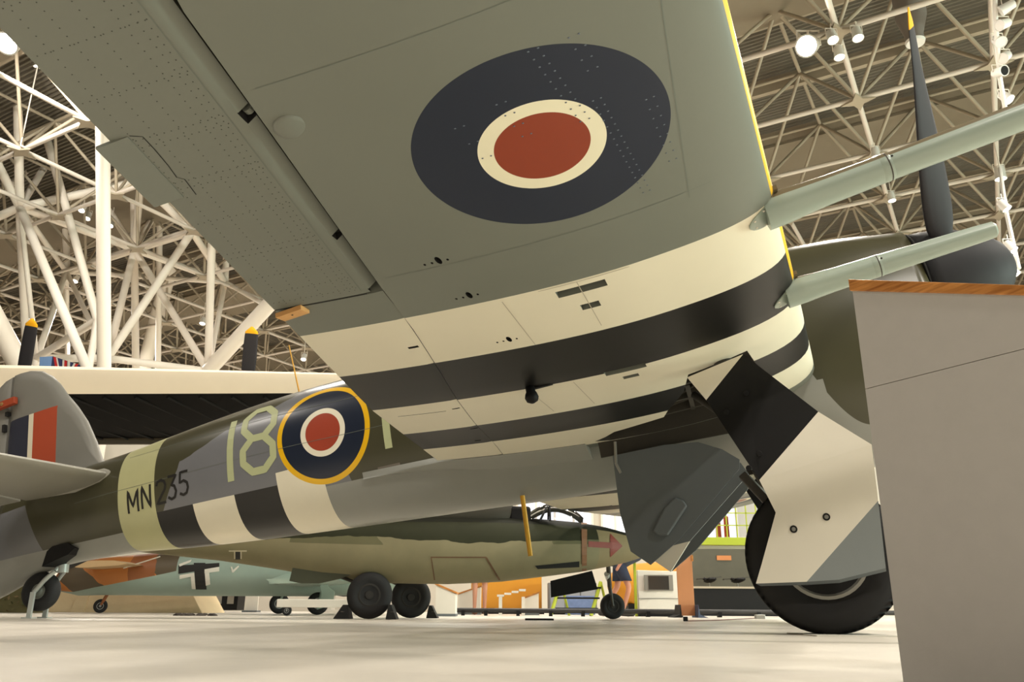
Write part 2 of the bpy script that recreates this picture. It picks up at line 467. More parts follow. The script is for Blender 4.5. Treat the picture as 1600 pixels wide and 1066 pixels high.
def rect_cut(x0, x1, s0, s1, depth, m):
    xm, sm = (x0 + x1) / 2, (s0 + s1) / 2; z = wing_z(xm, sm)
    return MB().box(P(xm, sm, z - .1 + depth / 2), (abs(x1 - x0), abs(s1 - s0), .2 + depth)).build('cutter', m)
cuts = [well_cutter(1), rect_cut(-1.376, -1.117, 3.504, 3.571, .10, m_under), rect_cut(-1.298, -1.197, 3.318, 3.378, .09, m_under),
        rect_cut(-1.39, -1.13, 2.40, 2.475, .07, m_under), rect_cut(-1.306, -1.203, 2.25, 2.31, .07, m_under)]
def slot_cut(x, s, lx, ls, dep=.06):
    z = wing_z(x, s); pts = []
    for k in range(12):
        a = 2 * math.pi * k / 12; pts.append(P(x + lx * math.cos(a), s + ls * math.sin(a), z - .05))
    return MB().prism(pts, (0, 0, .05 + dep)).build('cutter', m_blackhole)
for (x, s) in ((-1.782, 4.097), (-1.776, 3.733), (-1.763, 3.174)):
    cuts.append(slot_cut(x, s, .014, .034))
    for dx in (-.073, -.036, .042): cuts.append(slot_cut(x + dx, s - .01, .006, .009))
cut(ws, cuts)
cut(wp, [well_cutter(-1)])
# scribed panel joints on the wing underside: thin dark inlays, proud by half a millimetre
def on_wing(x, s, off=.0015): return P(x, s, wing_z(x, s) - off)
def strip_on(pts, w, fz, name, m, parent, off=.0015):
    """thin ribbon following a surface; pts (a,b) in surface coordinates, fz maps to 3D"""
    mb = MB(); L_, R_ = [], []
    for i, (a, b) in enumerate(pts):
        a0, b0 = pts[max(i - 1, 0)]; a1, b1 = pts[min(i + 1, len(pts) - 1)]
        dx, dy = a1 - a0, b1 - b0; q = math.hypot(dx, dy) or 1; nx_, ny_ = -dy / q * w / 2, dx / q * w / 2
        L_.append(fz(a + nx_, b + ny_, off)); R_.append(fz(a - nx_, b - ny_, off))
    mb.loft([[l, r] for l, r in zip(L_, R_)], closed=False, caps=False)
    return mb.build(name, m, parent, fix=False)
def dense(p, q, n=10): return [(p[0] + (q[0] - p[0]) * i / n, p[1] + (q[1] - p[1]) * i / n) for i in range(n + 1)]
m_line = mat('panel_joint_dark', rgb(104, 110, 101), .7, var=0)
m_line2 = mat('panel_joint_faint', rgb(176, 168, 148), .7, var=0)
for a, b in (((-1.25, 3.62), (-1.25, 3.1)), ((-1.65, 3.6), (-1.65, 3.05)), ((-1.45, 3.62), (-.98, 3.62)), ((-1.9, 2.42), (-1.9, 1.8)), ((-1.6, 2.42), (-1.6, 1.82))):
    strip_on(dense(a, b), .004, on_wing, 'panel_joint', m_line2, ws)
for s in (4.05, 5.35):
    strip_on(dense((le_x(s) - .25, s), (hinge_x(s) + .05, s)), .003, on_wing, 'panel_joint', m_line, ws)
strip_on(dense((-.62, 4.0), (-.5, 5.8)), .003, on_wing, 'panel_joint', m_line, ws)
# moulded access dome, bomb-shackle ball, small bolts
d0 = on_wing(-1.887, 5.133, 0)
MB().lathe([(-.02, .072), (0, .068), (.004, .05), (.007, .02), (.008, .002)], d0, (0, 0, -1), 24).build('access_dome', m_under, ws, smooth=True)
b0 = on_wing(-1.873, 2.466, 0)
MB().lathe([(0, .03), (.03, .03), (.045, .038), (.07, .045), (.095, .036), (.108, .012)], b0, (0, 0, -1), 20).build('shackle_knob', m_black, ws, smooth=True)
MB().box(b0 + Vector((.10, .02, -.004)), (.20, .03, .02)).build('shackle_plate', m_black, ws)
# riveted rows inside the roundel, paler than its blue
rv = MB()
for (x0, s0, x1, s1, n, two) in ((-1.0, 5.13, -.93, 4.72, 11, .035), (-.86, 5.12, -.84, 4.95, 4, .035), (-.86, 4.8, -.80, 4.16, 17, .03), (-1.18, 4.95, -1.15, 4.75, 4, .035), (-1.36, 4.9, -1.33, 4.7, 3, .035), (-.68, 4.7, -.66, 4.3, 8, .03)):
    for k in range(n):
        t = k / max(n - 1, 1)
        for o_ in (0, two):
            q = on_wing(x0 + (x1 - x0) * t + o_, s0 + (s1 - s0) * t, .0008)
            rv.lathe([(0, .0045), (.001, .0035)], q, (0, 0, -1), 6)
tag(rv.build('roundel_rivets', mat('worn_rivet', rgb(84, 92, 104), .4, var=0), ws), kind='stuff')

# aileron with nose gap, hinge notches, rivets and trim tab; flap inboard
def surf_part(name, s0, s1, gap, sg, te_over=0.0, notches=(), nose=.35):
    n = 14; ss = []
    cutsS = sorted(set([s0, s1] + [q for a in notches for q in (a[0], a[1])]))
    for a, b in zip(cutsS[:-1], cutsS[1:]):
        k = max(1, int((b - a) / .25)); ss += [a + (b - a) * i / k for i in range(k)]
    ss.append(s1)
    rings = []
    for s in ss:
        h = hinge_x(s) - gap; t = te_x(s) - te_over; lo, up = [], []
        for i in range(n + 1):
            q = i / n; x = h + (t - h) * q; x_ = max(x, te_x(s))
            zl, zu = wing_z(x_, s, 0), wing_z(x_, s, 1)
            if q < .12:   # rounded nose
                zc = (zl + zu) / 2; k = math.sqrt(max(0, 1 - (1 - q / .12) ** 2)) * (1 - nose) + nose; zl = zc + (zl - zc) * k; zu = zc + (zu - zc) * k
            dz = -.058 * s if sg < 0 else 0
            lo.append(P(x, s * sg, zl - .001 + dz)); up.append(P(x, s * sg, max(zu, zl + .006) + dz))
        rings.append(lo[::-1] + up)
    mb = MB().loft(rings); m_ = len(rings[0])
    for f in range((len(ss) - 1) * m_):
        if f % m_ >= n: mb.mi[f] = 1
    return mb.build(name, [m_wing, m_wtop], fighter, auto=35)
ail = surf_part('aileron', 3.955, 6.0, .020, 1, nose=.66)
flp = surf_part('flap', .60, 3.94, .005, 1, nose=.97)
surf_part('aileron', 3.955, 6.0, .02, -1); surf_part('flap', .60, 3.94, .005, -1, nose=.97)
# hinge notches
nb = []
for (xa, xb, s0, s1) in ((-2.02, -1.93, 5.208, 5.272), (-2.125, -2.03, 4.411, 4.457), (-2.205, -2.10, 3.945, 3.985)):
    xm, sm = (xa + xb) / 2, (s0 + s1) / 2; z = wing_z(xm, sm)
    nb.append(MB().box(P(xm, sm, z - .02), (xb - xa, s1 - s0, .14)).build('cutter', m_blackhole))
cut(ail, nb)
for (x, s) in ((-2.055, 5.24), (-2.085, 4.435), (-2.16, 3.97)):
    MB().lathe([(-.012, .02), (.012, .02)], P(x + .06, s, wing_z(x, s) + .035), (0, 1, 0), 16).build('hinge_bracket', m_under, ail)
fb = []
for (x, s, lx, ls) in ((-2.29, 3.29, .062, .012), (-2.47, 2.235, .055, .010), (-2.57, 1.62, .06, .009), (-2.69, 1.22, .05, .008)):
    fb.append(MB().box(P(x, s, wing_z(x, s)), (lx, ls * 2, .08)).build('cutter', m_blackhole))
fb.append(MB().box(P(-2.735, 2.205, wing_z(-2.735, 2.205)), (.60, .008, .05), rot=Matrix.Rotation(.0, 3, 'Z')).build('cutter', m_blackhole))
cut(flp, fb)
strip_on(dense((-2.23, 3.945), (-2.745, 3.95)), .008, on_wing, 'panel_joint', m_blackhole, flp)
# dark line where the nose shroud meets the aileron
strip_on([(hinge_x(s) - .105, s) for s in [3.98 + .1 * k for k in range(21)]], .0035, on_wing, 'shroud_joint', m_line, ail, .002)
# trim tab standing a little proud behind the edge
tb = [P(te_x(5.31) + .075, 5.31, wing_z(te_x(5.31) + .075, 5.31) - .004), P(te_x(4.935) + .075, 4.935, wing_z(te_x(4.935) + .075, 4.935) - .004),
      P(te_x(4.935) - .064, 4.935, wing_z(te_x(4.935), 4.935) - .012), P(te_x(5.31) - .064, 5.31, wing_z(te_x(5.31), 5.31) - .012)]
MB().prism(tb, (0, 0, .012)).build('trim_tab', m_under, ail)
strip_on([(-2.44, 5.31), (-2.40, 5.29), (-2.41, 5.22), (-2.43, 5.12), (-2.45, 5.05), (-2.43, 5.03), (-2.455, 4.93)], .004, on_wing, 'panel_joint', m_blackhole, ail, .002)
# rows of rivets over the aileron
rv = MB()
def rivet_row(p, q, step):
    L_ = math.hypot(q[0] - p[0], q[1] - p[1]); n = int(L_ / step)
    for k in range(n + 1):
        t = k / n; x = p[0] + (q[0] - p[0]) * t; s = p[1] + (q[1] - p[1]) * t
        rv.lathe([(0, .0028), (.0006, .0024)], on_wing(x, s, .0018), (0, 0, -1), 5)
for fr in (.17, .22, .30, .46, .64, .80):
    def at(s): return (hinge_x(s) - .03) + (te_x(s) - hinge_x(s)) * fr
    rivet_row((at(4.0), 4.0), (at(5.95), 5.95), .033)
for s in (4.02, 4.12, 4.27, 4.46, 4.50, 4.75, 4.98, 5.02, 5.24, 5.28, 5.5, 5.72, 5.9):
    rivet_row((hinge_x(s) - .12, s), (te_x(s) + .03, s), .03)
tag(rv.build('rivets', mat('rivet_dots', rgb(62, 63, 54), .6, var=0), ail), kind='stuff')

# ---------------- cannons
def cannon(s, z, x0, x1, r, ringx, tilt, sg, open_end):
    o = empty('cannon'); o.parent = fighter
    s_ = s * sg
    def pt(x): return P(x, s_, z + tilt * (x - x0))
    ax = (pt(x1) - pt(x0)).normalized(); L_ = (x1 - x0)
    def cp_(x, s_q, z_q, u, v, w): return rgb(146, 158, 146), [(z_q > ((x - x0) * tilt + (z + r * topk)), rgb(104, 94, 72))]
    topk = .42 if open_end else .86
    m_cannon = painted('cannon_paint', cp_, rough=.3, var=.04) if sg > 0 else MATS['cannon_fairing_green_grey']
    MB().lathe([(-.10, r * 1.30), (0, r * 1.27), (.08, r * 1.17), (.20, r * 1.07), (ringx - x0, r), (ringx - x0 + .002, r * .97)], pt(x0), ax, 28).build('inner_fairing', m_cannon, o, auto=40)
    prof = [(ringx - x0 + .006, r * .99), (L_ * .6, r * (.98 if open_end else .9)), (L_ * .93, r * (.95 if open_end else .78)), (L_, r * (.94 if open_end else .72))]
    prof += [(L_ + .012, r * .5), (L_ + .015, .004)] if not open_end else [(L_ + .002, r * .6)]
    MB().lathe(prof, pt(x0), ax, 28).build('outer_fairing', m_cannon, o, auto=40)
    MB().lathe([(ringx - x0 - .034, r * 1.004), (ringx - x0 - .03, r * 1.02), (ringx - x0 + .012, r * 1.02), (ringx - x0 + .016, r * 1.0)], pt(x0), ax, 28).build('joint_ring', m_cannon, o, auto=40)
    MB().lathe([(ringx - x0 - .002, r * 1.03), (ringx - x0 + .004, r * 1.03)], pt(x0), ax, 28).build('joint_gap', m_darkmetal, o)
    q = pt(ringx + .01) + P(0, .4 * r * sg, -.9 * r)
    MB().lathe([(0, .006), (.004, .004)], pt(ringx + .02) + P(0, r * .95 * sg, r * .25), P(0, sg, 0), 8).build('lock_pin', m_blackhole, o)
    # saddle flange: a rounded tongue lying on the wing underside below the gun
    xl = le_x(s); rows = []
    for k in range(10):
        t = k / 9; x = xl + .012 - .165 * t; hw = r * 1.30 * math.sqrt(max(.03, 1 - (t ** 2.2) * .97)); row = []
        for q in range(9):
            ss = s + hw * (q / 4 - 1); row.append(P(x, ss * sg, wing_z(min(x, le_x(ss) - .0015), ss) - .007 - .004 * (1 - (q / 4 - 1) ** 2)))
        rows.append(row)
    top_rows = [[p + Vector((0, 0, .022)) for p in row] for row in rows]
    rings = [rows[k] + top_rows[k][::-1] for k in range(10)]
    MB().loft(rings).build('saddle_flange', m_cannon, o, auto=50)
    for (dx, q) in ((-.03, 1.08), (-.075, .95), (-.125, .5), (-.12, -.45), (-.07, -.95)):
        ss = s + r * q; x = xl + dx
        MB().lathe([(0, .007), (.004, .005)], P(x, ss * sg, wing_z(min(x, le_x(ss) - .002), ss) - .0095), P(0, 0, -1), 10).build('flange_bolt', m_white, o)
    return o
cannon(3.55, .040, -.20, 1.55, .066, .28, .088, 1, True)
cannon(2.60, -.052, -.14, .90, .063, .28, .045, 1, False)
cannon(3.55, .040, -.20, 1.55, .066, .28, .088, -1, True)
cannon(2.60, -.052, -.14, .90, .063, .28, .045, -1, False)

# ---------------- fuselage
FS = [(-8.90, .90, -.20, .085), (-8.75, .93, -.15, .12), (-8.45, .97, -.04, .18), (-8.0, 1.02, .03, .25), (-7.5, 1.05, .0, .315), (-7.05, 1.06, -.02, .36), (-6.6, 1.10, -.09, .395),
      (-6.0, 1.15, -.155, .435), (-5.4, 1.19, -.215, .46), (-4.8, 1.21, -.265, .48), (-4.2, 1.20, -.315, .495), (-3.5, 1.22, -.37, .505), (-2.87, 1.28, -.42, .51), (-2.3, 1.32, -.47, .515), (-1.6, 1.33, -.50, .515),
      (-1.0, 1.32, -.53, .515), (-.4, 1.30, -.62, .52), (0, 1.28, -.74, .52), (.35, 1.25, -.80, .51), (.7, 1.20, -.74, .50), (.95, 1.13, -.60, .475), (1.03, 1.10, -.50, .46)]
def fus_at(x):
    xs = [f[0] for f in FS]
    return tuple(float(np.interp(x, xs, [f[k] for f in FS])) for k in (1, 2, 3))
NEXP = 2.25
def fus_pt(x, a):
    """a: angle, 0 at the widest starboard line, 90 deg at top"""
    zt, zb, hw = fus_at(x); zc = (zt + zb) / 2; hh = (zt - zb) / 2
    c, s = math.cos(a), math.sin(a)
    return x, hw * math.copysign(abs(c) ** (2 / NEXP), c), zc + hh * math.copysign(abs(s) ** (2 / NEXP), s)
def arc_tab(x, n=120):
    tab = [(0.0, 0.0)]; ac = 0; p = fus_pt(x, 0)
    for k in range(1, n + 1):
        a = math.pi / 2 * k / n; q = fus_pt(x, a); ac += math.hypot(q[1] - p[1], q[2] - p[2]); tab.append((a, ac)); p = q
    return tab
def fus_at_v(x, v, off=.002):
    """point on the starboard skin at arc length v above (+) or below (-) the widest line"""
    tab = arc_tab(x, 60); a = float(np.interp(abs(v), [t[1] for t in tab], [t[0] for t in tab])); a = math.copysign(a, v)
    p = fus_pt(x, a); zt, zb, hw = fus_at(x); zc = (zt + zb) / 2
    nn = Vector((0, p[1] / hw ** 2, (p[2] - zc) / ((zt - zb) / 2) ** 2)).normalized() * off
    return P(p[0], p[1] + nn.y, p[2] + nn.z)
XS = []
for (a, *_), (b, *_) in zip(FS[:-1], FS[1:]):
    k = max(1, int((b - a) / .16)); XS += [a + (b - a) * i / k for i in range(k)]
XS.append(FS[-1][0])
# smooth the station table
def smooth_fs():
    global FS
    xs = [f[0] for f in FS]; dense_x = np.arange(xs[0], xs[-1] + .001, .08)
    cols = []
    for k in (1, 2, 3):
        y = np.interp(dense_x, xs, [f[k] for f in FS]); ker = np.ones(7) / 7; yp = np.r_[np.full(3, y[0]), y, np.full(3, y[-1])]
        cols.append(np.convolve(yp, ker, 'valid'))
    FS = [(float(x), float(cols[0][i]), float(cols[1][i]), float(cols[2][i])) for i, x in enumerate(dense_x)]
smooth_fs(); XS = [f[0] for f in FS]
NA = 64
mb = MB(); rings = []
for x in XS:
    ring = []; tab = arc_tab(x, 60)
    for k in range(NA):
        a = -math.pi / 2 + 2 * math.pi * k / NA
        p = fus_pt(x, a); ring.append(P(*p))
        aa = a if a <= math.pi / 2 else math.pi - a
        v = math.copysign(float(np.interp(abs(aa), [t[0] for t in tab], [t[1] for t in tab])), aa)
        mb.uv.append((x, v))
    rings.append(ring)
mb.loft(rings)
def fus_paint(x, s, z, u, v, wob):
    star = s > -10.0
    # underside grey
    under_f = (x > -4.52) & (x < .02) & (z < (x + 4.52) * -.03 + .06)
    nose_line = (x > -.35) & (z < ((x - .3) * (x - .3) * ((x < .3) * 4.0) - .50))
    under_r = (x < -6.98) & (z < (x + 7.0) * -.04 + .14)
    mid = (x > -4.52) & (x < -.1)
    sky = (x > -6.98) & (x < -6.49)
    stripe_z = (x + 6.49) * -.035 + .235
    zone = (z < stripe_z) & (x > -6.49) & (x < -4.52)
    zone2 = ((z < .30) & (x > -5.03) & (x < -4.52)) | zone
    wh = ((x > -6.03) & (x < -5.53)) | (x > -5.03)
    gr1 = (x < (z * -.35 - 4.2 + wob * .2)) & (x > (z * .45 - 6.48 + wob * .2)) & (z < (x + 6.4) * .30 + .62 + wob * .25)
    gr2 = (x > (z * .6 - 2.6 + wob * .4)) & (x < (z * -.6 - .9 + wob * .3))
    gr3 = (x < (z * -.55 - 8.02)) & (z < .75)
    gr4 = (x < -8.02) & (x > (z * -.2 - 8.0) * 1.0) & (z > -1)
    du = x + 4.475; dv = v - .125; r = (du * du + dv * dv).sqrt(); st = s > 0.0
    return GREEN, [(gr1, OCEAN), (gr2, OCEAN), (gr3, OCEAN), (under_f, FUND), (under_r, FUND), (nose_line, FUND), (zone2, BLACK), (zone2 & wh, WHITE), (sky, SKYB),
                   (r < .51, YEL), (r < .457, NAVY), (r < .245, rgb(228, 222, 200)), (r < .19, rgb(156, 66, 46))]
m_fus = painted('fuselage_paint', fus_paint, rough=.28, var=.07, scale=3)
fus = mb.build('fuselage', m_fus, fighter, smooth=True)
# thin skin joints on the rear fuselage
for z0, x0, x1 in ((.42, -6.9, -3.4), (.05, -7.6, -3.6), (.72, -6.4, -5.6)):
    strip_on(dense((x0, z0), (x1, z0), 24), .004, lambda a, b, off: fus_at_v(a, b, off), 'panel_joint', m_line, fus, .0015)
# wing fillet trailing from the starboard root
for sg in (1, -1):
    rings = []
    for k in range(17):
        t = .46 + .54 * k / 16; x = -.15 - 3.95 * t
        zt, zb, hw = fus_at(x); fall = math.sin(math.pi * min(t * 1.0, 1) * .5 + math.pi * .5) if t > .7 else 1
        zw = wing_z(max(x, te_x(.8)), .8) if t < .8 else wing_z(te_x(.8), .8) + (t - .8) * .2
        tp = 1 - max(0, (t - .72) / .28); ext = .075 * tp - .02 * (1 - tp)
        ring = [P(x, (hw - .12) * sg, zw + .16 * (1 - t * .6) * tp), P(x, (hw + ext * .5) * sg, zw + .05), P(x, (hw + ext) * sg, zw + .004),
                P(x, (hw + ext) * sg, zw - .006), P(x, (hw + ext * .45) * sg, zw - .015), P(x, (hw - .02) * sg, zw - .05 * tp), P(x, (hw - .14) * sg, zw - .10 * tp)]
        rings.append(ring)
    MB().loft(rings).build('wing_root_fillet', mat('fillet_grey_paint', FUND, .4, var=.05), fighter, auto=60)
# hanging data plate, small scoop on belly
strip_on(dense((-3.95, -.36), (-3.72, -.36), 4), .06, lambda a, b, off: fus_at_v(a, b, off), 'stencil_plate', mat('stencil_patch', rgb(120, 112, 100), .6), fus, .002)

# codes and serial as painted strokes laid on the skin
m_code = mat('pale_sky_code_paint', CODE, .4, var=.04); m_serial = mat('serial_black_paint', rgb(26, 24, 22), .5, var=0)
def glyph(name, strokes, x0, v0, w, h, wd_, m, slant=0.0):
    o = MB()
    for st in strokes:
        pts = []
        for (a, b), (c, d) in zip(st[:-1], st[1:]):
            n = 6
            pts += [(a + (c - a) * i / n, b + (d - b) * i / n) for i in range(n)]
        pts.append(st[-1])
        pp = [(x0 + a * w, v0 + b * h) for a, b in pts]
        L_, R_ = [], []
        for i, (a, b) in enumerate(pp):
            closed = st[0] == st[-1]
            a0, b0 = pp[i - 1] if i > 0 else (pp[-2] if closed else pp[0]); a1, b1 = pp[i + 1] if i < len(pp) - 1 else (pp[1] if closed else pp[-1])
            dx, dy = a1 - a0, b1 - b0; q = math.hypot(dx, dy) or 1; nx_, ny_ = -dy / q * wd_ / 2, dx / q * wd_ / 2
            L_.append(fus_at_v(a + nx_, b + ny_, .0025)); R_.append(fus_at_v(a - nx_, b - ny_, .0025))
        o.loft([[l, r] for l, r in zip(L_, R_)], closed=False, caps=False)
    return o.build(name, m, fus, fix=False)
ONE = [[(0.5, 0), (0.5, 1)]]
EIGHT = [[(.3, .5), (0, .66), (0, .85), (.3, 1), (.7, 1), (1, .85), (1, .66), (.7, .5), (1, .34), (1, .15), (.7, 0), (.3, 0), (0, .15), (0, .34), (.3, .5), (.7, .5)]]
glyph('code_digit', ONE, -5.60, -.155, .12, .66, .075, m_code)
glyph('code_digit', EIGHT, -5.385, -.115, .35, .68, .075, m_code)
glyph('code_letter', [[(0, 0), (0, 1), (.7, 1), (1, .85), (1, .62), (.7, .48), (0, .48)]], -3.80, -.18, .35, .66, .075, m_code)
SER = dict(M=[[(0, 0), (0, 1), (.5, .25), (1, 1), (1, 0)]], N=[[(0, 0), (0, 1), (1, 0), (1, 1)]], two=[[(0, .78), (.12, .95), (.5, 1), (.85, .92), (1, .75), (.9, .55), (0, 0), (1, 0)]],
           three=[[(0, 1), (1, 1), (.45, .6), (.8, .55), (1, .3), (.8, .06), (.4, 0), (0, .12)]], five=[[(1, 1), (.1, 1), (.05, .55), (.5, .62), (.9, .5), (1, .28), (.8, .06), (.4, 0), (0, .1)]])
for i, (k, x0) in enumerate((('M', -6.84), ('N', -6.655), ('two', -6.46), ('three', -6.315), ('five', -6.165))):
    glyph('serial_character', SER[k], x0, -.215 + .012 * i, (.13, .11, .115, .105, .105)[i], .235, .027, m_serial)

# ---------------- tail
def plate_outline(pts, thick, name, m, parent, frm, inset=.10):
    """lens-section surface from an outline: pts 2D, frm maps (a,b,t) to 3D"""
    n = len(pts); cx = sum(p[0] for p in pts) / n; cy = sum(p[1] for p in pts) / n
    rings = []
    for k, t in ((0, .0), (.35, .55), (1, 1.0)):
        pass
    def ins(p, q):
        dx, dy = cx - p[0], cy - p[1]; L_ = math.hypot(dx, dy) or 1; return (p[0] + dx / L_ * q, p[1] + dy / L_ * q)
    levels = [(-1, .30), (-.8, .12), (-.45, .03), (0, 0), (.45, .03), (.8, .12), (1, .30)]
    for t, q in levels: rings.append([frm(*ins(p, q * inset / .1), t * thick / 2) for p in pts])
    return MB().loft(rings).build(name, m, parent, auto=50)
def fin_paint(x, s, z, u, v, wob):
    inz = (z < ((x + 8.11) * .03 + 1.87)) & (z > 1.16)
    return rgb(124, 122, 114), [((x > -8.87) & (x < -8.525) & inz, rgb(44, 46, 60)), ((x > -8.525) & (x < -8.455) & inz, rgb(222, 214, 190)), ((x > -8.455) & (x < ((z - 1.2) * .0 - 8.11)) & inz, rgb(172, 72, 42))]
m_fin = painted('fin_paint', fin_paint, rough=.5, var=.08)
FIN = [(-7.40, .90), (-7.52, 1.08), (-7.61, 1.32), (-7.74, 1.60), (-7.88, 1.82), (-8.02, 1.99), (-8.14, 2.16), (-8.26, 2.29), (-8.42, 2.40), (-8.61, 2.455), (-8.74, 2.46), (-8.83, 2.45), (-8.85, 2.1), (-8.88, 1.6), (-8.90, .85)]
plate_outline(FIN, .15, 'fin', m_fin, fighter, lambda a, b, t: P(a, t, b), .07)
RUD = [(-8.845, 2.445), (-8.95, 2.42), (-9.08, 2.34), (-9.25, 2.18), (-9.42, 1.92), (-9.56, 1.55), (-9.62, 1.1), (-9.58, .6), (-9.44, .2), (-9.25, -.02), (-9.0, -.12), (-8.92, -.1), (-8.915, .85), (-8.895, 1.6), (-8.865, 2.1)]
rud = plate_outline(RUD, .13, 'rudder', m_fin, fighter, lambda a, b, t: P(a, t, b), .07)
MB().box(P(-8.86, .06, 1.95), (.04, .05, .05)).build('hinge_slot', m_blackhole, rud)
MB().box(P(-8.90, .06, 1.78), (.035, .045, .09)).build('hinge_slot', m_blackhole, rud)
m_tp = mat('tailplane_grey_paint', rgb(140, 138, 126), .4, var=.06)
for sg in (1, -1):
    rings = []
    for k in range(13):
        t = k / 12; s = .16 + 1.86 * t; l = -7.16 - .06 * t; tr = -8.42 + .32 * t; zc = .80; th = .17 - .07 * t
        if t > .85:
            q = math.sqrt(max(0.03, 1 - ((t - .85) / .155) ** 2)); m_ = (l + tr) / 2; l = m_ + (l - m_) * q; tr = m_ + (tr - m_) * q; th *= q
        ring = []
        for i in range(24):
            a = 2 * math.pi * i / 24; xx = .5 + .5 * math.cos(a); x = tr + (l - tr) * xx
            yt = 5 * .13 * (.2969 * math.sqrt(1 - xx) - .126 * (1 - xx) - .3516 * (1 - xx) ** 2 + .2843 * (1 - xx) ** 3 - .1036 * (1 - xx) ** 4) * (l - tr)
            ring.append(P(x, s * sg, zc + math.copysign(yt, math.sin(a)) if i not in (0, 12) else zc))
        rings.append(ring)
    tpo = MB().loft(rings).build('tailplane', m_tp, fighter, auto=50)
    el = [P(-8.43, .22 * sg, .785), P(-8.11, 1.9 * sg, .785), P(-8.32, 1.9 * sg, .78), P(-8.86, .30 * sg, .78)]
    MB().prism(el, (0, 0, .03)).build('elevator', m_tp, fighter)
    MB().lathe([(0, .02), (.25, .10), (.6, .13), (1.1, .08), (1.3, .01)], P(-7.0, .27 * sg, .79), P(-1, -.12 * sg, 0), 20).build('tailplane_root_fairing', m_tp, fighter, smooth=True)
# rudder clamp, its own thing
clamp = empty('rudder_lock', tuple(Mf @ P(-8.87, 0, 2.06)), label='red wooden clamp bolted across the fighter rudder hinge', cat='clamp')
clamp.rotation_euler = Mf.to_euler()
m_redwood = mat('red_painted_wood', rgb(160, 66, 36), .5, var=.12, scale=20)
for sg in (1, -1):
    MB().box(P(0, .115 * sg, 0), (.36, .055, .085), rot=Matrix.Rotation(R(-4), 3, 'Y')).build('clamp_board', m_redwood, clamp, bevel=.004)
MB().lathe([(0, .022), (.01, .022), (.012, .012), (.03, .012)], P(0, .142, .0), P(0, 1, 0), 12).build('bolt', mat('brass_bolt', rgb(196, 170, 120), .35, .7, var=0), clamp)

# yellow-painted aerial whip and boarding step
MB().tube(P(-4.97, 0, 1.18), P(-5.06, 0, 1.80), .010, .005, 8).build('aerial_whip', mat('yellow_paint', rgb(214, 158, 44), .5, var=.04), fighter)
MB().path([P(-2.69, .22, -.40), P(-2.71, .22, -.93)], .022, 8).build('boarding_step', MATS['yellow_paint'], fighter)
# ---------------- nose: spinner, propeller
m_spin = mat('spinner_matt_black', rgb(34, 34, 36), .65, var=.05, spec=.25)
MB().lathe([(0, .455), (.10, .452), (.22, .435), (.36, .395), (.50, .335), (.60, .27), (.68, .19), (.725, .11), (.745, .04), (.748, .004)], P(1.045, 0, .625), P(1, 0, 0), 40).build('spinner', m_spin, fighter, smooth=True)
m_blade = painted('propeller_paint', lambda x, s, z, u, v, w: (rgb(46, 44, 46), [(u > .925, rgb(222, 158, 20))]), rough=.7, spec=.2)
prop = empty('propeller'); prop.parent = fighter
for ang in (46, 166, 286):
    d = P(0, math.sin(R(ang)), math.cos(R(ang))); side = P(0, math.cos(R(ang)), -math.sin(R(ang))); fw = P(1, 0, 0)
    rings = []; mbp = MB()
    for k in range(19):
        t = k / 18; r = .30 + 1.98 * t
        ch = .20 + .12 * math.sin(math.pi * min(t * 1.25, 1) ** .8) - .05 * t
        if t > .86: ch *= math.sqrt(max(.02, 1 - ((t - .86) / .142) ** 2))
        if t < .12: ch = .16 + (ch - .16) * t / .12
        tw = R(78 - 50 * t ** .7); th = .09 * (1 - t) ** 1.2 + .012
        cdir = (side * math.cos(math.pi / 2 - tw + math.pi / 2) + fw * math.sin(math.pi / 2 - tw + math.pi / 2)).normalized()
        cdir = (side * math.cos(tw) * -1 + fw * math.sin(tw)).normalized(); nrm = d.cross(cdir)
        c = P(1.27, 0, .625) + d * r
        ring = [c + cdir * (ch * math.cos(a) * .5) + nrm * (th * math.sin(a) * .5) for a in [2 * math.pi * i / 14 for i in range(14)]]
        rings.append(ring); mbp.uv += [(t, 0)] * 14
    mbp.loft(rings); mbp.build('propeller_blade', m_blade, prop, smooth=True)
MB().lathe([(0, .465), (.012, .465)], P(1.03, 0, .625), P(1, 0, 0), 40).build('spinner_back_ring', m_blackhole, fighter)
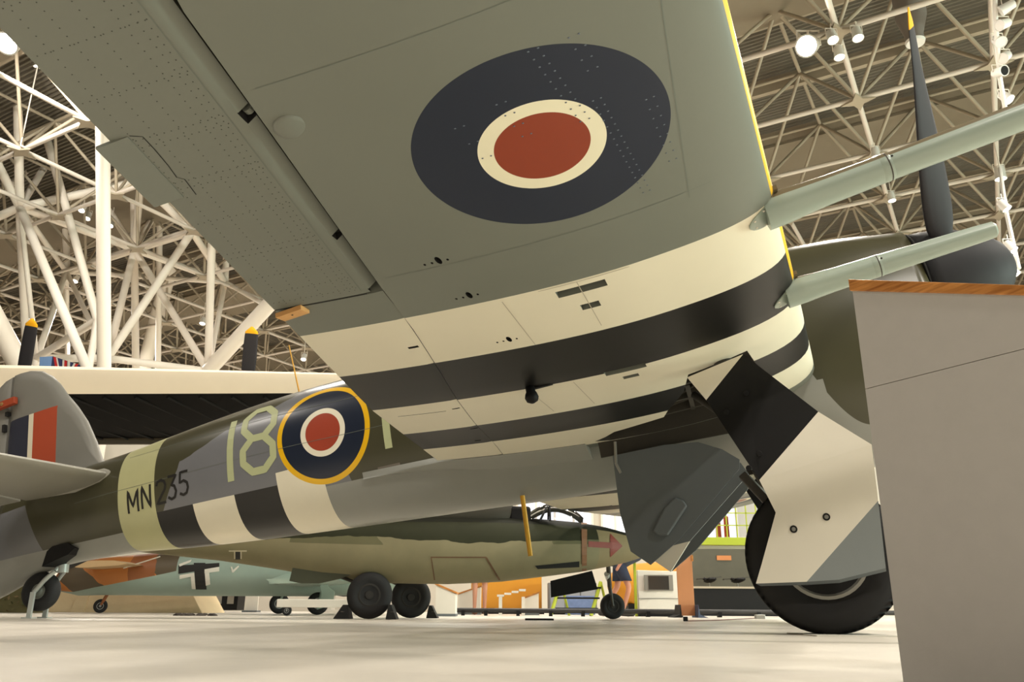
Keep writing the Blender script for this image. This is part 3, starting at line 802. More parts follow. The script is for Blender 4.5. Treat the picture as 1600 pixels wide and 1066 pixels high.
# exhaust fairing strip on cowling top
# ---------------- main gear
DZ = [(-.92, -.27), (-.55, -.21), (-.23, -.69), (-.01, -.95), (-.07, -1.26), (-.14, -1.615), (-.39, -1.63), (-.56, -1.61), (-.83, -1.57), (-.77, -1.47), (-.62, -1.21), (-.66, -1.01), (-.84, -.45)]
gear0 = None
for sg in (1, -1):
    sd_ = 2.28 * sg; off = P(0, -.022 * sg, 0)
    dr = empty('gear_door'); dr.parent = fighter
    def Q(p, lean=0): return P(p[0], sd_ - (.10 * sg * max(0, (p[1] + .9)) / .6 if p[1] > -.9 else 0), p[1])
    MB().prism([Q(p) for p in ((-.92, -.27), (-.55, -.21), (-.84, -.45))], off).build('white_upper_panel', m_white, dr)
    MB().prism([Q(p) for p in ((-.55, -.21), (-.23, -.69), (-.66, -1.01), (-.84, -.45))], off).build('black_panel', m_black, dr)
    MB().prism([Q(p) for p in ((-.23, -.69), (-.01, -.95), (-.07, -1.26), (-.56, -1.61), (-.83, -1.57), (-.77, -1.47), (-.62, -1.21), (-.66, -1.01))], off).build('white_lower_panel', m_white, dr)
    MB().prism([Q(p) for p in ((-.07, -1.26), (-.14, -1.615), (-.39, -1.63), (-.56, -1.61))], off).build('grey_lower_panel', m_grey, dr)
    e_ = [Q(p) for p in ((-.83, -1.57), (-.56, -1.61), (-.39, -1.63), (-.14, -1.615))]
    MB().prism([e_[0], e_[1], e_[2], e_[3], e_[3] + P(0, -.03 * sg, -.016), e_[2] + P(0, -.03 * sg, -.016), e_[1] + P(0, -.03 * sg, -.016), e_[0] + P(0.02, -.03 * sg, -.016)], P(0, -.03 * sg, 0)).build('lower_lip', m_dgrey, dr)
    for (x, z) in ((-.36, -1.29), (-.55, -1.32)):
        MB().lathe([(0, .021), (.003, .021)], P(x, sd_ + .001 * sg, z), P(0, sg, 0), 16).build('bolt_hole', m_blackhole, dr)
        MB().lathe([(.003, .012), (.006, .011)], P(x, sd_ + .001 * sg, z), P(0, sg, 0), 12).build('bolt_head', m_metal, dr)
    for (x, z) in ((-.60, -.47), (-.74, -.56), (-.70, -.93), (-.62, -.86)):
        MB().lathe([(0, .018), (.004, .015)], Q((x, z)) + P(0, .002 * sg, 0), P(0, sg, 0), 12).build('bolt_head', m_black, dr)
    lg = empty('main_gear_leg'); lg.parent = fighter
    a0 = P(-.70, 2.02 * sg, -.12); a1 = P(-.48, 2.0 * sg, -1.05); a2 = P(-.43, 1.95 * sg, -1.48)
    MB().tube(a0, a1, .062, n=18).build('oleo_cylinder', m_darkmetal, lg, auto=50)
    MB().tube(a1, a2, .042, n=18).build('oleo_piston', m_metal, lg, auto=50)
    MB().tube(P(-.48, 1.98 * sg, -.85), P(-.95, 1.25 * sg, -.15), .03, n=12).build('side_brace', m_darkmetal, lg, auto=50)
    MB().path([P(-.60, 1.98 * sg, -1.0), P(-.66, 1.97 * sg, -1.2), P(-.52, 1.96 * sg, -1.42)], .018, 8).build('scissor_link', m_darkmetal, lg)
    MB().box(P(-.70, 2.05 * sg, -1.02), (.05, .09, .22), rot=Matrix.Rotation(R(-28), 3, 'Y')).build('door_bracket', m_darkmetal, lg, bevel=.006)
    wh = empty('main_wheel'); wh.parent = fighter
    wc = P(-.43, 2.05 * sg, -1.48); ax = P(0, sg, 0)
    prof = [(-.10, .235), (-.125, .27), (-.132, .33), (-.118, .395), (-.09, .425), (-.05, .4345), (0, .436), (.05, .4345), (.09, .425), (.118, .395), (.132, .33), (.125, .27), (.10, .235)]
    MB().lathe(prof, wc, ax, 56).build('tyre', m_rubber, wh, auto=60)
    for k in range(44):
        a = 2 * math.pi * k / 44
        pass
    tr = MB()
    for k in range(60):
        a = 2 * math.pi * k / 60; u_ = P(math.cos(a), 0, math.sin(a)); t_ = P(-math.sin(a), 0, math.cos(a))
        for q in (-.085, .085):
            c = wc + u_ * .428 + ax * q
            tr.add([c - t_ * .014 - ax * .03, c + t_ * .014 - ax * .03, c + t_ * .014 + ax * .03, c - t_ * .014 + ax * .03,
                    c - t_ * .014 - ax * .025 + u_ * .005, c + t_ * .014 - ax * .025 + u_ * .005, c + t_ * .014 + ax * .025 + u_ * .002, c - t_ * .014 + ax * .025 + u_ * .002],
                   [(0, 1, 5, 4), (1, 2, 6, 5), (2, 3, 7, 6), (3, 0, 4, 7), (4, 5, 6, 7)])
    tag(tr.build('tread_blocks', m_rubber, wh), kind='stuff')
    MB().lathe([(-.10, .245), (.06, .246), (.112, .246), (.115, .228), (.085, .205), (.05, .19), (.045, .10), (.06, .09), (.075, .085), (.08, .03)], wc, ax, 40).build('wheel_rim', mat('wheel_rim_grey', rgb(150, 148, 140), .5, .2, var=.12), wh, auto=35)
    for k in range(5):
        a = 2 * math.pi * k / 5 + .3; u_ = P(math.cos(a), 0, math.sin(a)); t_ = P(-math.sin(a), 0, math.cos(a))
        c = wc + u_ * .145 + ax * .049
        MB().prism([c + u_ * (.03 * math.cos(b)) + t_ * (.05 * math.sin(b)) for b in [2 * math.pi * i / 12 for i in range(12)]], ax * .004).build('rim_hole', m_blackhole, wh)
    # inner door hanging from the wing root
    idr = empty('inner_wheel_door'); idr.parent = fighter
    DP = [(-1.75, -.32), (-1.32, -.33), (-1.05, -.37), (-.88, -.47), (-.77, -.58), (-.79, -.65), (-1.38, -1.09), (-1.64, -1.23), (-1.77, -1.10), (-1.79, -.78), (-1.76, -.44)]
    MB().prism([P(x, .62 * sg, z) for x, z in DP], P(0, -.03 * sg, 0)).build('door_skin', m_dgrey, idr)
    if sg > 0: MB().prism([P(x, .597 * sg, z) for x, z in ((-.77, -.60), (-.73, -.70), (-1.30, -1.11), (-1.50, -1.12), (-1.40, -1.0))], P(0, -.03 * sg, 0)).build('door_flange', m_dgrey, idr)
    if sg > 0: MB().prism([P(x, .597 * sg, z) for x, z in ((-1.50, -1.122), (-1.30, -1.112), (-1.50, -1.31), (-1.62, -1.19))], P(0, -.03 * sg, 0)).build('white_flange_tip' if sg > 0 else 'flange_tip', m_white if sg > 0 else m_dgrey, idr)
    MB().prism([P(x, .62 * sg, z) for x, z in ((-1.42, -.82), (-1.33, -.765), (-1.27, -.80), (-1.25, -.85), (-1.45, -1.04), (-1.52, -1.03), (-1.56, -.98))], P(0, .035 * sg, 0)).build('door_bulge', m_dgrey, idr, bevel=.012)
    MB().path([P(-1.70, .66 * sg, -.22), P(-1.73, .66 * sg, -.40), P(-1.71, .65 * sg, -.48)], .012, 8).build('door_link', m_metal, idr)
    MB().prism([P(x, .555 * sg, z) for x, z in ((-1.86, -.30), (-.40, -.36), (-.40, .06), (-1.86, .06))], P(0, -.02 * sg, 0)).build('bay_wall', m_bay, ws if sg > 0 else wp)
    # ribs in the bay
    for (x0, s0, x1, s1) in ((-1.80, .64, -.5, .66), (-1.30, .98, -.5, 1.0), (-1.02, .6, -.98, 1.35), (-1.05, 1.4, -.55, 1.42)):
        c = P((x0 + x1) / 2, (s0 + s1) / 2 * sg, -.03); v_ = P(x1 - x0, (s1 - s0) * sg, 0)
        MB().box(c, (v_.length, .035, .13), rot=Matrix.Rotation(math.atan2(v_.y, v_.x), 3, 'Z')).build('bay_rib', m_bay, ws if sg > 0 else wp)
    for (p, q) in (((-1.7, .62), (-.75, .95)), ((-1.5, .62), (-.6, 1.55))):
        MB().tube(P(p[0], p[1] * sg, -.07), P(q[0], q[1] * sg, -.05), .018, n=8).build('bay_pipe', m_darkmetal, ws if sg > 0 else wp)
# ---------------- tail wheel
tw = empty('tail_wheel'); tw.parent = fighter
wc = P(-8.30, .02, -.21); ax = P(0.18, 1, 0).normalized()
MB().lathe([(-.05, .08), (-.075, .11), (-.08, .15), (-.06, .19), (-.03, .203), (0, .205), (.03, .203), (.06, .19), (.08, .15), (.075, .11), (.05, .08)], wc, ax, 36).build('tyre', m_rubber, tw, auto=60)
MB().lathe([(-.05, .085), (.05, .085), (.055, .06), (.07, .05), (.075, .01)], wc, ax, 24).build('wheel_hub', mat('hub_grey', rgb(120, 124, 116), .5, .2), tw, auto=40)
m_fork = mat('fork_pale_grey', rgb(176, 178, 172), .4, .2, var=.06)
for s in (1, -1):
    MB().path([wc + ax * .10 * s, wc + P(.12, 0, .09) + ax * .10 * s, wc + P(.24, 0, .17) + ax * .075 * s, P(-8.03, 0.02 + .04 * s, .0)], .024, 10).build('fork_arm', m_fork, tw)
MB().tube(P(-8.02, .02, -.06), P(-8.0, .02, .12), .06, n=14).build('swivel_post', m_fork, tw, auto=50)
MB().prism([P(x, .255, z) for x, z in ((-8.06, .0), (-8.0, .15), (-7.93, .19), (-7.74, .19), (-7.63, .11), (-7.72, .06), (-7.9, .03))], P(0, -.40, 0)).build('wheel_bay', m_black, tw)
stand = empty('tail_stand', tuple(Mf @ P(-8.33, 0, -.21)), label='pale metal trestle holding the fighter tail wheel off the floor', cat='stand')
stand.location.z = 0
for s in (1, -1):
    c = Mf @ (wc + ax * .125 * s); f0 = Vector((c.x - .0, c.y, 0)) - stand.location
    MB().box(f0 + Vector((0, 0, (c.z - .01) / 2)), (.05, .03, c.z - .01)).build('leg', m_fork, stand, bevel=.003)
    MB().box(f0 + Vector((0, 0, .006)), (.11, .10, .012)).build('foot_plate', m_fork, stand)
p0 = Mf @ (wc + ax * .125); p1 = Mf @ (wc - ax * .125)
MB().tube(p0 - stand.location, p1 - stand.location, .012, n=10).build('axle_bar', m_fork, stand)
# wooden block clamped on the aileron edge
blk = empty('aileron_lock', tuple(Mf @ P(-2.66, 3.93, wing_z(-2.66, 3.93))), label='small bare wooden block clamped to the wing trailing edge beside the flap', cat='block')
blk.rotation_euler = Mf.to_euler()
m_pine = mat('bare_pine', rgb(204, 152, 92), .6, var=.15, scale=14)
b_ = [P(-.085, .025, -.03), P(.065, .035, -.03), P(.075, -.035, -.03), (-.07, .04, -.03)]
MB().prism([P(-.085, .022, -.032), P(.070, .032, -.032), P(.078, -.038, -.032), P(-.072, -.045, -.032)], (0, 0, .026)).build('lower_board', m_pine, blk, bevel=.002)
MB().prism([P(-.085, .022, .03), P(.070, .032, .03), P(.078, -.038, .03), P(-.072, -.045, .03)], (0, 0, .026)).build('upper_board', m_pine, blk, bevel=.002)
MB().tube((0, 0, -.034), (0, 0, .06), .005, n=8).build('bolt', m_darkmetal, blk)
# steel plate under the main wheel
q = Mf @ P(-.43, 2.05, -1.48)
tag(MB().box((q.x + .03, q.y - .06, .003), (.44, .50, .006)).build('wheel_plate', mat('dull_steel_plate', rgb(196, 190, 178), .5, .0), bevel=.001), 'thin steel plate on the floor under the fighter main wheel', 'plate')

# ================================================================== NEAR READING LECTERN
A_ = W(1352, 608, 1.55); B_ = W(1600, 553, 1.306)
ud = Vector((B_.x - A_.x, B_.y - A_.y, 0)); span = ud.length; ud.normalize(); vd = Vector((-ud.y, ud.x, 0))
if vd.y < 0: vd = -vd
def onface(px, py):
    """point of the lectern side face seen at an image position"""
    r = W(px, py, 1) - CAM; n = vd; t = (A_ - CAM).dot(n) / r.dot(n); return CAM + r * t
base = Vector((A_.x, A_.y, 0))
def uz(P_): return ((P_ - base).dot(ud), P_.z)
l_top = uz(onface(1333, 455)); r_top = uz(onface(1600, 462)); l_w = uz(onface(1329, 437)); r_w = uz(onface(1600, 446))
u0 = 0.0; u1 = r_top[0] + .25
def ext(a, b, u): return a[1] + (b[1] - a[1]) * (u - a[0]) / (b[0] - a[0])
lect = empty('reading_lectern', base, label='grey display lectern with wooden top edge, large in front at the right', cat='lectern')
m_lam = mat('grey_laminate', rgb(180, 176, 170), .62, var=.05, scale=30, bump=.03, bscale=300)
m_seam = mat('laminate_seam', rgb(128, 122, 114), .8, var=0)
m_oak, nto, bo = base_mat('varnished_oak', .35)
tco = nto.nodes.new('ShaderNodeTexCoord'); mpo = nto.nodes.new('ShaderNodeMapping'); mpo.inputs['Scale'].default_value = (3, 3, 40)
nto.links.new(tco.outputs['Object'], mpo.inputs[0]); no_ = nto.nodes.new('ShaderNodeTexNoise'); no_.inputs['Scale'].default_value = 3; no_.inputs['Detail'].default_value = 5; no_.inputs['Distortion'].default_value = 1.2
nto.links.new(mpo.outputs[0], no_.inputs['Vector']); cro = nto.nodes.new('ShaderNodeValToRGB')
cro.color_ramp.elements[0].position = .3; cro.color_ramp.elements[0].color = rgb(140, 84, 36); cro.color_ramp.elements[1].position = .7; cro.color_ramp.elements[1].color = rgb(206, 142, 76)
nto.links.new(no_.outputs[0], cro.inputs[0]); nto.links.new(cro.outputs[0], bo.inputs['Base Color'])
dep = vd * .62
zs = A_.z
def LP(u, z, k=0): return ud * u + Vector((0, 0, z)) + vd * k
MB().prism([LP(u0, 0), LP(u1, 0), LP(u1, zs - .0006), LP(u0, zs - .0006)], dep).build('lower_side_panel', m_lam, lect)
MB().prism([LP(u0, zs + .0006), LP(u1, zs + .0006), LP(u1, ext(l_top, r_top, u1)), LP(u0, ext(l_top, r_top, u0))], dep).build('upper_side_panel', m_lam, lect)
MB().prism([LP(u0 + .004, zs - .002, .004), LP(u1 - .004, zs - .002, .004), LP(u1 - .004, zs + .002, .004), LP(u0 + .004, zs + .002, .004)], dep * .98).build('seam', m_seam, lect)
e0 = -.004
MB().prism([LP(e0, ext(l_top, r_top, e0), -.004), LP(u1, ext(l_top, r_top, u1), -.004), LP(u1, ext(l_w, r_w, u1), -.004), LP(e0, ext(l_w, r_w, e0), -.004)], vd * .03).build('wooden_edge', m_oak, lect, bevel=.0015)
MB().prism([LP(e0, ext(l_top, r_top, e0), .026), LP(u1, ext(l_top, r_top, u1), .026), LP(u1, ext(l_w, r_w, u1) - .004, .026), LP(e0, ext(l_w, r_w, e0) - .004, .026)], vd * .60).build('top_board', mat('top_board_dark', rgb(70, 66, 62), .4), lect)

# ================================================================== JET WITH RED ARROW
JD = 10.6
jet = empty('jet_aircraft', (W(760, 860, JD).x, W(760, 860, JD).y, 0), label='small olive jet with a red arrow on its nose, parked behind the fighter', cat='aircraft')
j0 = jet.location.copy()
def JP(px, py, dd=0): return W(px, py, JD + dd) - j0
def ppm(dd=0): return (JD + dd) / FPX
def jet_paint(x, s, z, u, v, wob):
    # u runs nose to tail in image-free metres, v is the girth angle (0 side, 1 top)
    top = v > (wob * .5 + .22 + (u * 2.2).sin() * .06)
    patch = ((u * 1.9 + wob * 2.0).sin() > .55) & (v > -.1)
    return rgb(134, 126, 98), [(patch & (v > .05), rgb(104, 100, 74)), (top, rgb(48, 49, 33)), (v > .75, rgb(38, 38, 30)), ((u < .82) & (v < .72), rgb(142, 128, 98))]
m_jet = painted('jet_paint', jet_paint, rough=.75, var=.16, scale=3, spec=.2)
def body(stations, name, m, parent, fn, n=32, ell=1.0):
    """stations: (px, py, r px, depth offset) along the side of a body seen from the side"""
    mb = MB(); rings = []; cs = [fn(a, b, d) for a, b, r, d in stations]; acc = 0
    for k, (a, b, r, d) in enumerate(stations):
        t = (cs[min(k + 1, len(cs) - 1)] - cs[max(k - 1, 0)]).normalized(); up = Vector((0, 0, 1)); sd = up.cross(t).normalized(); up = t.cross(sd)
        if k: acc += (cs[k] - cs[k - 1]).length
        rad = r * (JD if fn is JP else BD) / FPX; ring = []
        for i in range(n):
            q = 2 * math.pi * i / n; ring.append(cs[k] + sd * (rad * math.cos(q)) + up * (rad * ell * math.sin(q))); mb.uv.append((acc, math.sin(q)))
        rings.append(ring)
    mb.loft(rings); return mb.build(name, m, parent, smooth=True)
JS = [(1016, 858, 1.5, .35), (1012, 857, 8, .34), (1000, 857, 15, .32), (978, 856, 23, .28), (945, 855, 31, .2), (905, 855, 38, .12), (850, 856, 43.5, 0), (780, 858, 49, -.1), (700, 859, 51, -.2), (600, 858, 50, -.3),
      (510, 855, 44, -.35), (430, 851, 35, -.4), (350, 850, 25, -.4), (270, 850, 17, -.4), (200, 850, 10, -.4)]
jb = body(JS, 'fuselage', m_jet, jet, JP)
from mathutils.bvhtree import BVHTree
def flank(o, origin):
    """function giving the point of a body's near flank in a given direction"""
    bt = BVHTree.FromPolygons([v.co for v in o.data.vertices], [tuple(p.vertices) for p in o.data.polygons])
    def fn(px, py, off=.006):
        d = (W(px, py, 1) - CAM).normalized()
        for k in range(12):
            h = bt.ray_cast(CAM - origin, (W(px, py + k * (1 if py < 856 else -1), 1) - CAM).normalized())
            if h[0] is not None: return h[0] + h[1] * (off if h[1].dot(d) < 0 else -off)
        return W(px, py, JD) - origin
    return fn
jet_front = flank(jb, j0)
def decal(poly, name, m, parent, fn, nx=10, ny=6, off=.006):
    """small painted figure: quads of corner points subdivided and laid on a flank, each its own part"""
    for q in poly:
        g = []
        for j in range(ny + 1):
            t = j / ny; a = [q[0][k] + (q[3][k] - q[0][k]) * t for k in (0, 1)]; b = [q[1][k] + (q[2][k] - q[1][k]) * t for k in (0, 1)]
            g.append([fn(a[0] + (b[0] - a[0]) * i / nx, a[1] + (b[1] - a[1]) * i / nx, off) for i in range(nx + 1)])
        MB().loft(g, closed=False, caps=False).build(name, m, parent, fix=False)
m_jred = mat('faded_red_paint', rgb(128, 52, 40), .6, var=.12, scale=10)
decal([[(919, 846), (955, 848), (955, 857), (919, 855)]], 'arrow_shaft', m_jred, jb, jet_front)
decal([[(953, 834), (972, 853), (972, 854), (953, 871)]], 'arrow_head', m_jred, jb, jet_front)
decal([[(908, 818), (917, 819), (916, 891), (909, 892)]], 'nose_joint_band', mat('brown_band', rgb(132, 92, 64), .7, var=.2, scale=20), jb, jet_front, off=.012)
decal([[(836, 884), (905, 877), (905, 886), (840, 889)]], 'gun_trough', m_blackhole, jb, jet_front)
m_cw = mat('pale_cross_paint', rgb(206, 196, 168), .6, var=.1); m_ck = mat('cross_black_paint', rgb(34, 33, 30), .6, var=.1)
decal([[(358, 860), (386, 860), (386, 862), (358, 862)], [(366, 862), (368, 862), (368, 873), (366, 873)], [(376, 862), (378, 862), (378, 873), (376, 873)]], 'cross_border', m_cw, jb, jet_front, off=.007)
decal([[(368, 862), (376, 862), (376, 874), (368, 874)]], 'cross', m_ck, jb, jet_front, off=.006)
m_jline = mat('rusty_joint', rgb(104, 76, 52), .8, var=.2)
decal([[(673, 870), (760, 870), (760, 872), (673, 872)], [(758, 871), (761, 871), (782, 906), (779, 906)], [(673, 871), (674.5, 871), (680, 906), (678, 906)]], 'hatch_outline', m_jline, jb, jet_front)
# dorsal engine, hidden mostly by the fighter's belly
body([(800, 800, 20, .1), (790, 799, 27, .1), (760, 797, 30, .05), (640, 795, 30, -.1), (560, 797, 24, -.2), (505, 799, 14, -.25)], 'engine_nacelle', mat('engine_dark_paint', rgb(62, 60, 50), .6), jet, JP)
# canopy: clear bubble with frame
m_glass, ntg, bgl = base_mat('clear_canopy_plastic', .05)
tr0 = ntg.nodes.new('ShaderNodeBsdfTransparent'); tr0.inputs[0].default_value = (.90, .92, .97, 1); gl0 = ntg.nodes.new('ShaderNodeBsdfGlossy'); gl0.inputs['Roughness'].default_value = .06
fr0 = ntg.nodes.new('ShaderNodeLayerWeight'); fr0.inputs[0].default_value = .35; mx0 = ntg.nodes.new('ShaderNodeMixShader')
ntg.links.new(fr0.outputs['Fresnel'], mx0.inputs[0]); ntg.links.new(tr0.outputs[0], mx0.inputs[1]); ntg.links.new(gl0.outputs[0], mx0.inputs[2])
ntg.links.new(mx0.outputs[0], ntg.nodes['Material Output'].inputs[0])
can = MB(); rings = []
for k in range(15):
    t = k / 14; px = 820 + 92 * t; h = 30 * math.sin(math.pi * (t * .9 + .06)) ** .7 + 1; w_ = .30 * math.sin(math.pi * (t * .86 + .10)) ** .5
    ring = []
    for i in range(13):
        a = math.pi * i / 12; c = JP(px, 818, .1); ring.append(c + Vector((0, -w_ * math.cos(a), h * ppm() * math.sin(a))))
    rings.append(ring)
can.loft(rings, closed=False, caps=False).build('canopy_glass', m_glass, jet, smooth=True)
fr_ = MB()
for px in (842, 858):
    h = 29; pts = []
    for i in range(11):
        a = math.pi * (i / 10); c = JP(px + (14 if px == 842 else 0) * math.sin(a), 818, .1); pts.append(c + Vector((0, -.295 * math.cos(a), h * ppm() * math.sin(a))))
    fr_ = MB().path(pts, .012, 6).build('canopy_frame', m_black, jet)
MB().box(JP(812, 812, .1), (.28, .42, .30)).build('seat_back', m_black, jet, bevel=.04)
# undercarriage
m_jd = mat('jet_door_green', rgb(74, 76, 60), .6, var=.15)
def quadplate(pts, name, m, parent, fn, dd, th):
    return MB().prism([fn(a, b, dd) for a, b in pts], Vector((0, th, 0))).build(name, m, parent)
quadplate([(475, 868), (588, 872), (590, 876), (565, 892), (530, 905), (498, 912), (470, 912), (452, 908), (457, 888)], 'main_gear_door', m_jd, jet, JP, -.62, .03)
quadplate([(860, 908), (925, 892), (934, 921), (861, 934)], 'nose_gear_door', m_black, jet, JP, -.15, .03)
def wheel(c, axv, r, w_, name, parent, hubm, n=32):
    e = empty(name); e.parent = parent
    MB().lathe([(-w_ * .4, r * .5), (-w_ * .5, r * .62), (-w_ * .48, r * .82), (-w_ * .3, r * .97), (0, r), (w_ * .3, r * .97), (w_ * .48, r * .82), (w_ * .5, r * .62), (w_ * .4, r * .5)], c, axv, n).build('tyre', m_rubber, e, auto=60)
    MB().lathe([(-w_ * .4, r * .51), (w_ * .4, r * .51), (w_ * .42, r * .42), (w_ * .3, r * .36), (w_ * .3, r * .2), (w_ * .46, r * .17), (w_ * .47, r * .03)], c, axv, n).build('wheel_hub', hubm, e, auto=40)
    return e
m_hubd = mat('dark_hub', rgb(40, 37, 33), .7, .1); m_hubl = mat('light_hub', rgb(150, 150, 146), .5, .3)
for (px, py, r, dd) in ((577, 940, .27, -.75), (642, 939, .262, .35)):
    c = JP(px, py, dd); c.z = r
    wheel(c, Vector((.1, -1, 0)), r, .17, 'main_wheel', jet, m_hubd)
    MB().tube(c + Vector((.0, .06, 0)), JP(px + 6, 885, dd + .2), .035, n=10).build('gear_strut', m_darkmetal, jet)
    MB().tube(c + Vector((-.05, .1, .1)), JP(px - 50, 900, dd + .2), .02, n=8).build('gear_brace', m_darkmetal, jet)
c = JP(957, 948, .3); c.z = .165
wheel(c, Vector((.05, -1, 0)), .165, .10, 'nose_wheel', jet, m_hubd)
for q in (-.075, .075): MB().tube(c + Vector((0, q, 0)), c + Vector((-.03, q, .26)), .016, n=8).build('nose_fork', m_darkmetal, jet)
MB().tube(c + Vector((-.03, 0, .25)), JP(950, 880, .3), .03, n=12).build('nose_strut', m_darkmetal, jet)
MB().tube(c + Vector((-.04, 0, .34)), JP(948, 897, .3), .036, n=12).build('strut_sleeve', m_fork, jet)
for sg, dd in ((1, -1.6), (-1, 2.2)):   # short shoulder wings
    quad = [JP(640, 838, -.2), JP(520, 836, -.2)]
    tipd = Vector((0, -2.6 if sg > 0 else 2.6, .18))
    if sg < 0: MB().prism([quad[0], quad[1], quad[1] + tipd * .95 + Vector((.2, 0, 0)), quad[0] + tipd + Vector((-.25, 0, 0))], (0, 0, .07)).build('wing', m_jd, jet)
# chocks at the jet's wheels
m_chock = mat('black_chock', rgb(30, 29, 28), .8, var=.1)
def chock(px, py, d, wpx, hpx, label, flip, m=None):
    c = W(px, py, d); wdt, h = wpx * d / FPX, hpx * d / FPX
    pr = [(-wdt / 2, 0), (wdt / 2, 0), (wdt * .3, h), (wdt * .05, h)] if not flip else [(-wdt / 2, 0), (wdt / 2, 0), (-wdt * .05, h), (-wdt * .3, h)]
    e = empty('wheel_chock', (c.x, c.y, 0), label=label, cat='chock', group='chocks at the jet wheels')
    MB().prism([Vector((a, -.12, b)) for a, b in pr], (0, .24, 0)).build('wedge', m or m_chock, e, bevel=.006)
    MB().path([(0, -.13, h * .5), (0, -.16, h * .5), (0.03, -.16, h * .5), (.03, -.13, h * .5)], .006, 6).build('rope_eye', m_darkmetal, e)
    return e
c1 = jet.location + JP(577, 940, -.75) - Vector((0, 0, 0)); 
chock(536, 968, JD - .75, 26, 21, 'black chock left of the near jet main wheel', False)
chock(613, 968, JD - .95, 17, 22, 'black chock between the two jet main wheels', True)
chock(676, 966, JD + .35, 18, 19, 'black chock right of the far jet main wheel', True)

# ================================================================== DESERT-PAINTED FIGHTER
BD = 15.5
mes = empty('desert_aircraft', (W(320, 900, BD).x, W(320, 900, BD).y, 0), label='orange, brown and pale blue fighter with a black and white cross, behind the tail wheel', cat='aircraft')
m0 = mes.location.copy()
def BP(px, py, dd=0): return W(px, py, BD + dd) - m0
def des_paint(x, s, z, u, v, wob):
    sand = rgb(196, 124, 64)
    g1 = ((u * 3.3 + v * 1.4 + wob * 1.4).sin() > .35)
    return sand, [(g1, rgb(96, 84, 66)), (((u * 3.3 + 2.0 + wob).sin() > .7), rgb(150, 92, 54)), (v < (u * .42 - .97), rgb(154, 172, 160)), ((u > 2.42), rgb(154, 172, 160))]
m_des = painted('desert_paint', des_paint, rough=.5, var=.08)
m_pale = mat('pale_blue_paint', rgb(154, 172, 160), .5, var=.06)
BS = [(88, 906, 6, 0), (98, 906, 18, 0), (125, 905, 25, 0), (160, 901, 28, 0), (220, 898, 31, 0), (280, 896, 34, 0), (350, 892, 38, 0), (420, 888, 42, 0), (480, 884, 46, 0), (560, 880, 48, 0), (640, 878, 44, 0), (690, 878, 26, 0), (705, 878, 4, 0)]
bb_ = body(BS, 'fuselage', m_des, mes, BP)
des_front = flank(bb_, m0)
# cross: black arms, white L-shaped borders
decal([[(279, 884), (343, 880), (343, 887), (279, 897)], [(303, 880), (321, 880), (323, 921), (306, 921)]], 'cross', m_ck, bb_, des_front, off=.008)
decal([[(281, 899), (304, 895), (304, 900), (281, 905)], [(298, 896), (304, 896), (306, 920), (300, 920)], [(320, 890), (343, 886), (343, 893), (320, 896)], [(320, 892), (327, 891), (329, 913), (322, 915)], [(280, 882), (300, 875), (298, 879), (281, 886)]], 'cross_border', mat('cross_white_paint', rgb(228, 224, 210), .6, var=.04), bb_, des_front, off=.012)
decal([[(361, 886), (363, 886), (366, 894), (363, 895)], [(363, 892), (373, 884), (374, 886), (365, 895)]], 'chevron', MATS['cross_white_paint'], bb_, des_front, off=.012)
quadplate([(112, 880), (145, 876), (178, 876), (200, 881), (180, 884), (135, 887), (118, 887)], 'tailplane', mat('bleached_tan_paint', rgb(208, 176, 132), .6, var=.08), mes, BP, -.9, .9)
MB().tube(BP(193, 888, -.45), BP(250, 870, -.5), .012, n=6).build('aerial_wire_cover', m_white, mes)
quadplate([(100, 884), (104, 866), (112, 858), (135, 856), (146, 866), (150, 882)], 'fin', m_des, mes, BP, -.05, .1)
c = BP(157, 947, -.1); c.z = .125; wheel(c, Vector((.25, -1, 0)), .125, .07, 'tail_wheel', mes, m_hubl)
MB().tube(c, BP(170, 925, -.05), .03, n=8).build('tail_strut', mat('rust_brown_strut', rgb(150, 90, 52), .6), mes)
# wing, radiator and main gear
quadplate([(415, 905), (470, 903), (520, 905), (475, 911), (425, 912)], 'wing', m_pale, mes, BP, -2.4, 4.8)
quadplate([(420, 906), (452, 895), (470, 896), (452, 906), (430, 913), (420, 913)], 'radiator', m_pale, mes, BP, -1.3, .6)
for (px, py, dd) in ((497, 937, -1.0), (437, 937, .6)):
    c = BP(px, py, dd); c.z = .19; wheel(c, Vector((.35, -1, 0)), .19, .13, 'main_wheel', mes, m_hubl)
    MB().tube(c, BP(px + 14, 905, dd), .03, n=10).build('gear_leg', m_pale, mes)
quadplate([(499, 906), (511, 906), (513, 918), (523, 925), (521, 936), (508, 949), (495, 953), (494, 945), (503, 932)], 'gear_cover', m_pale, mes, BP, -1.16, .02)

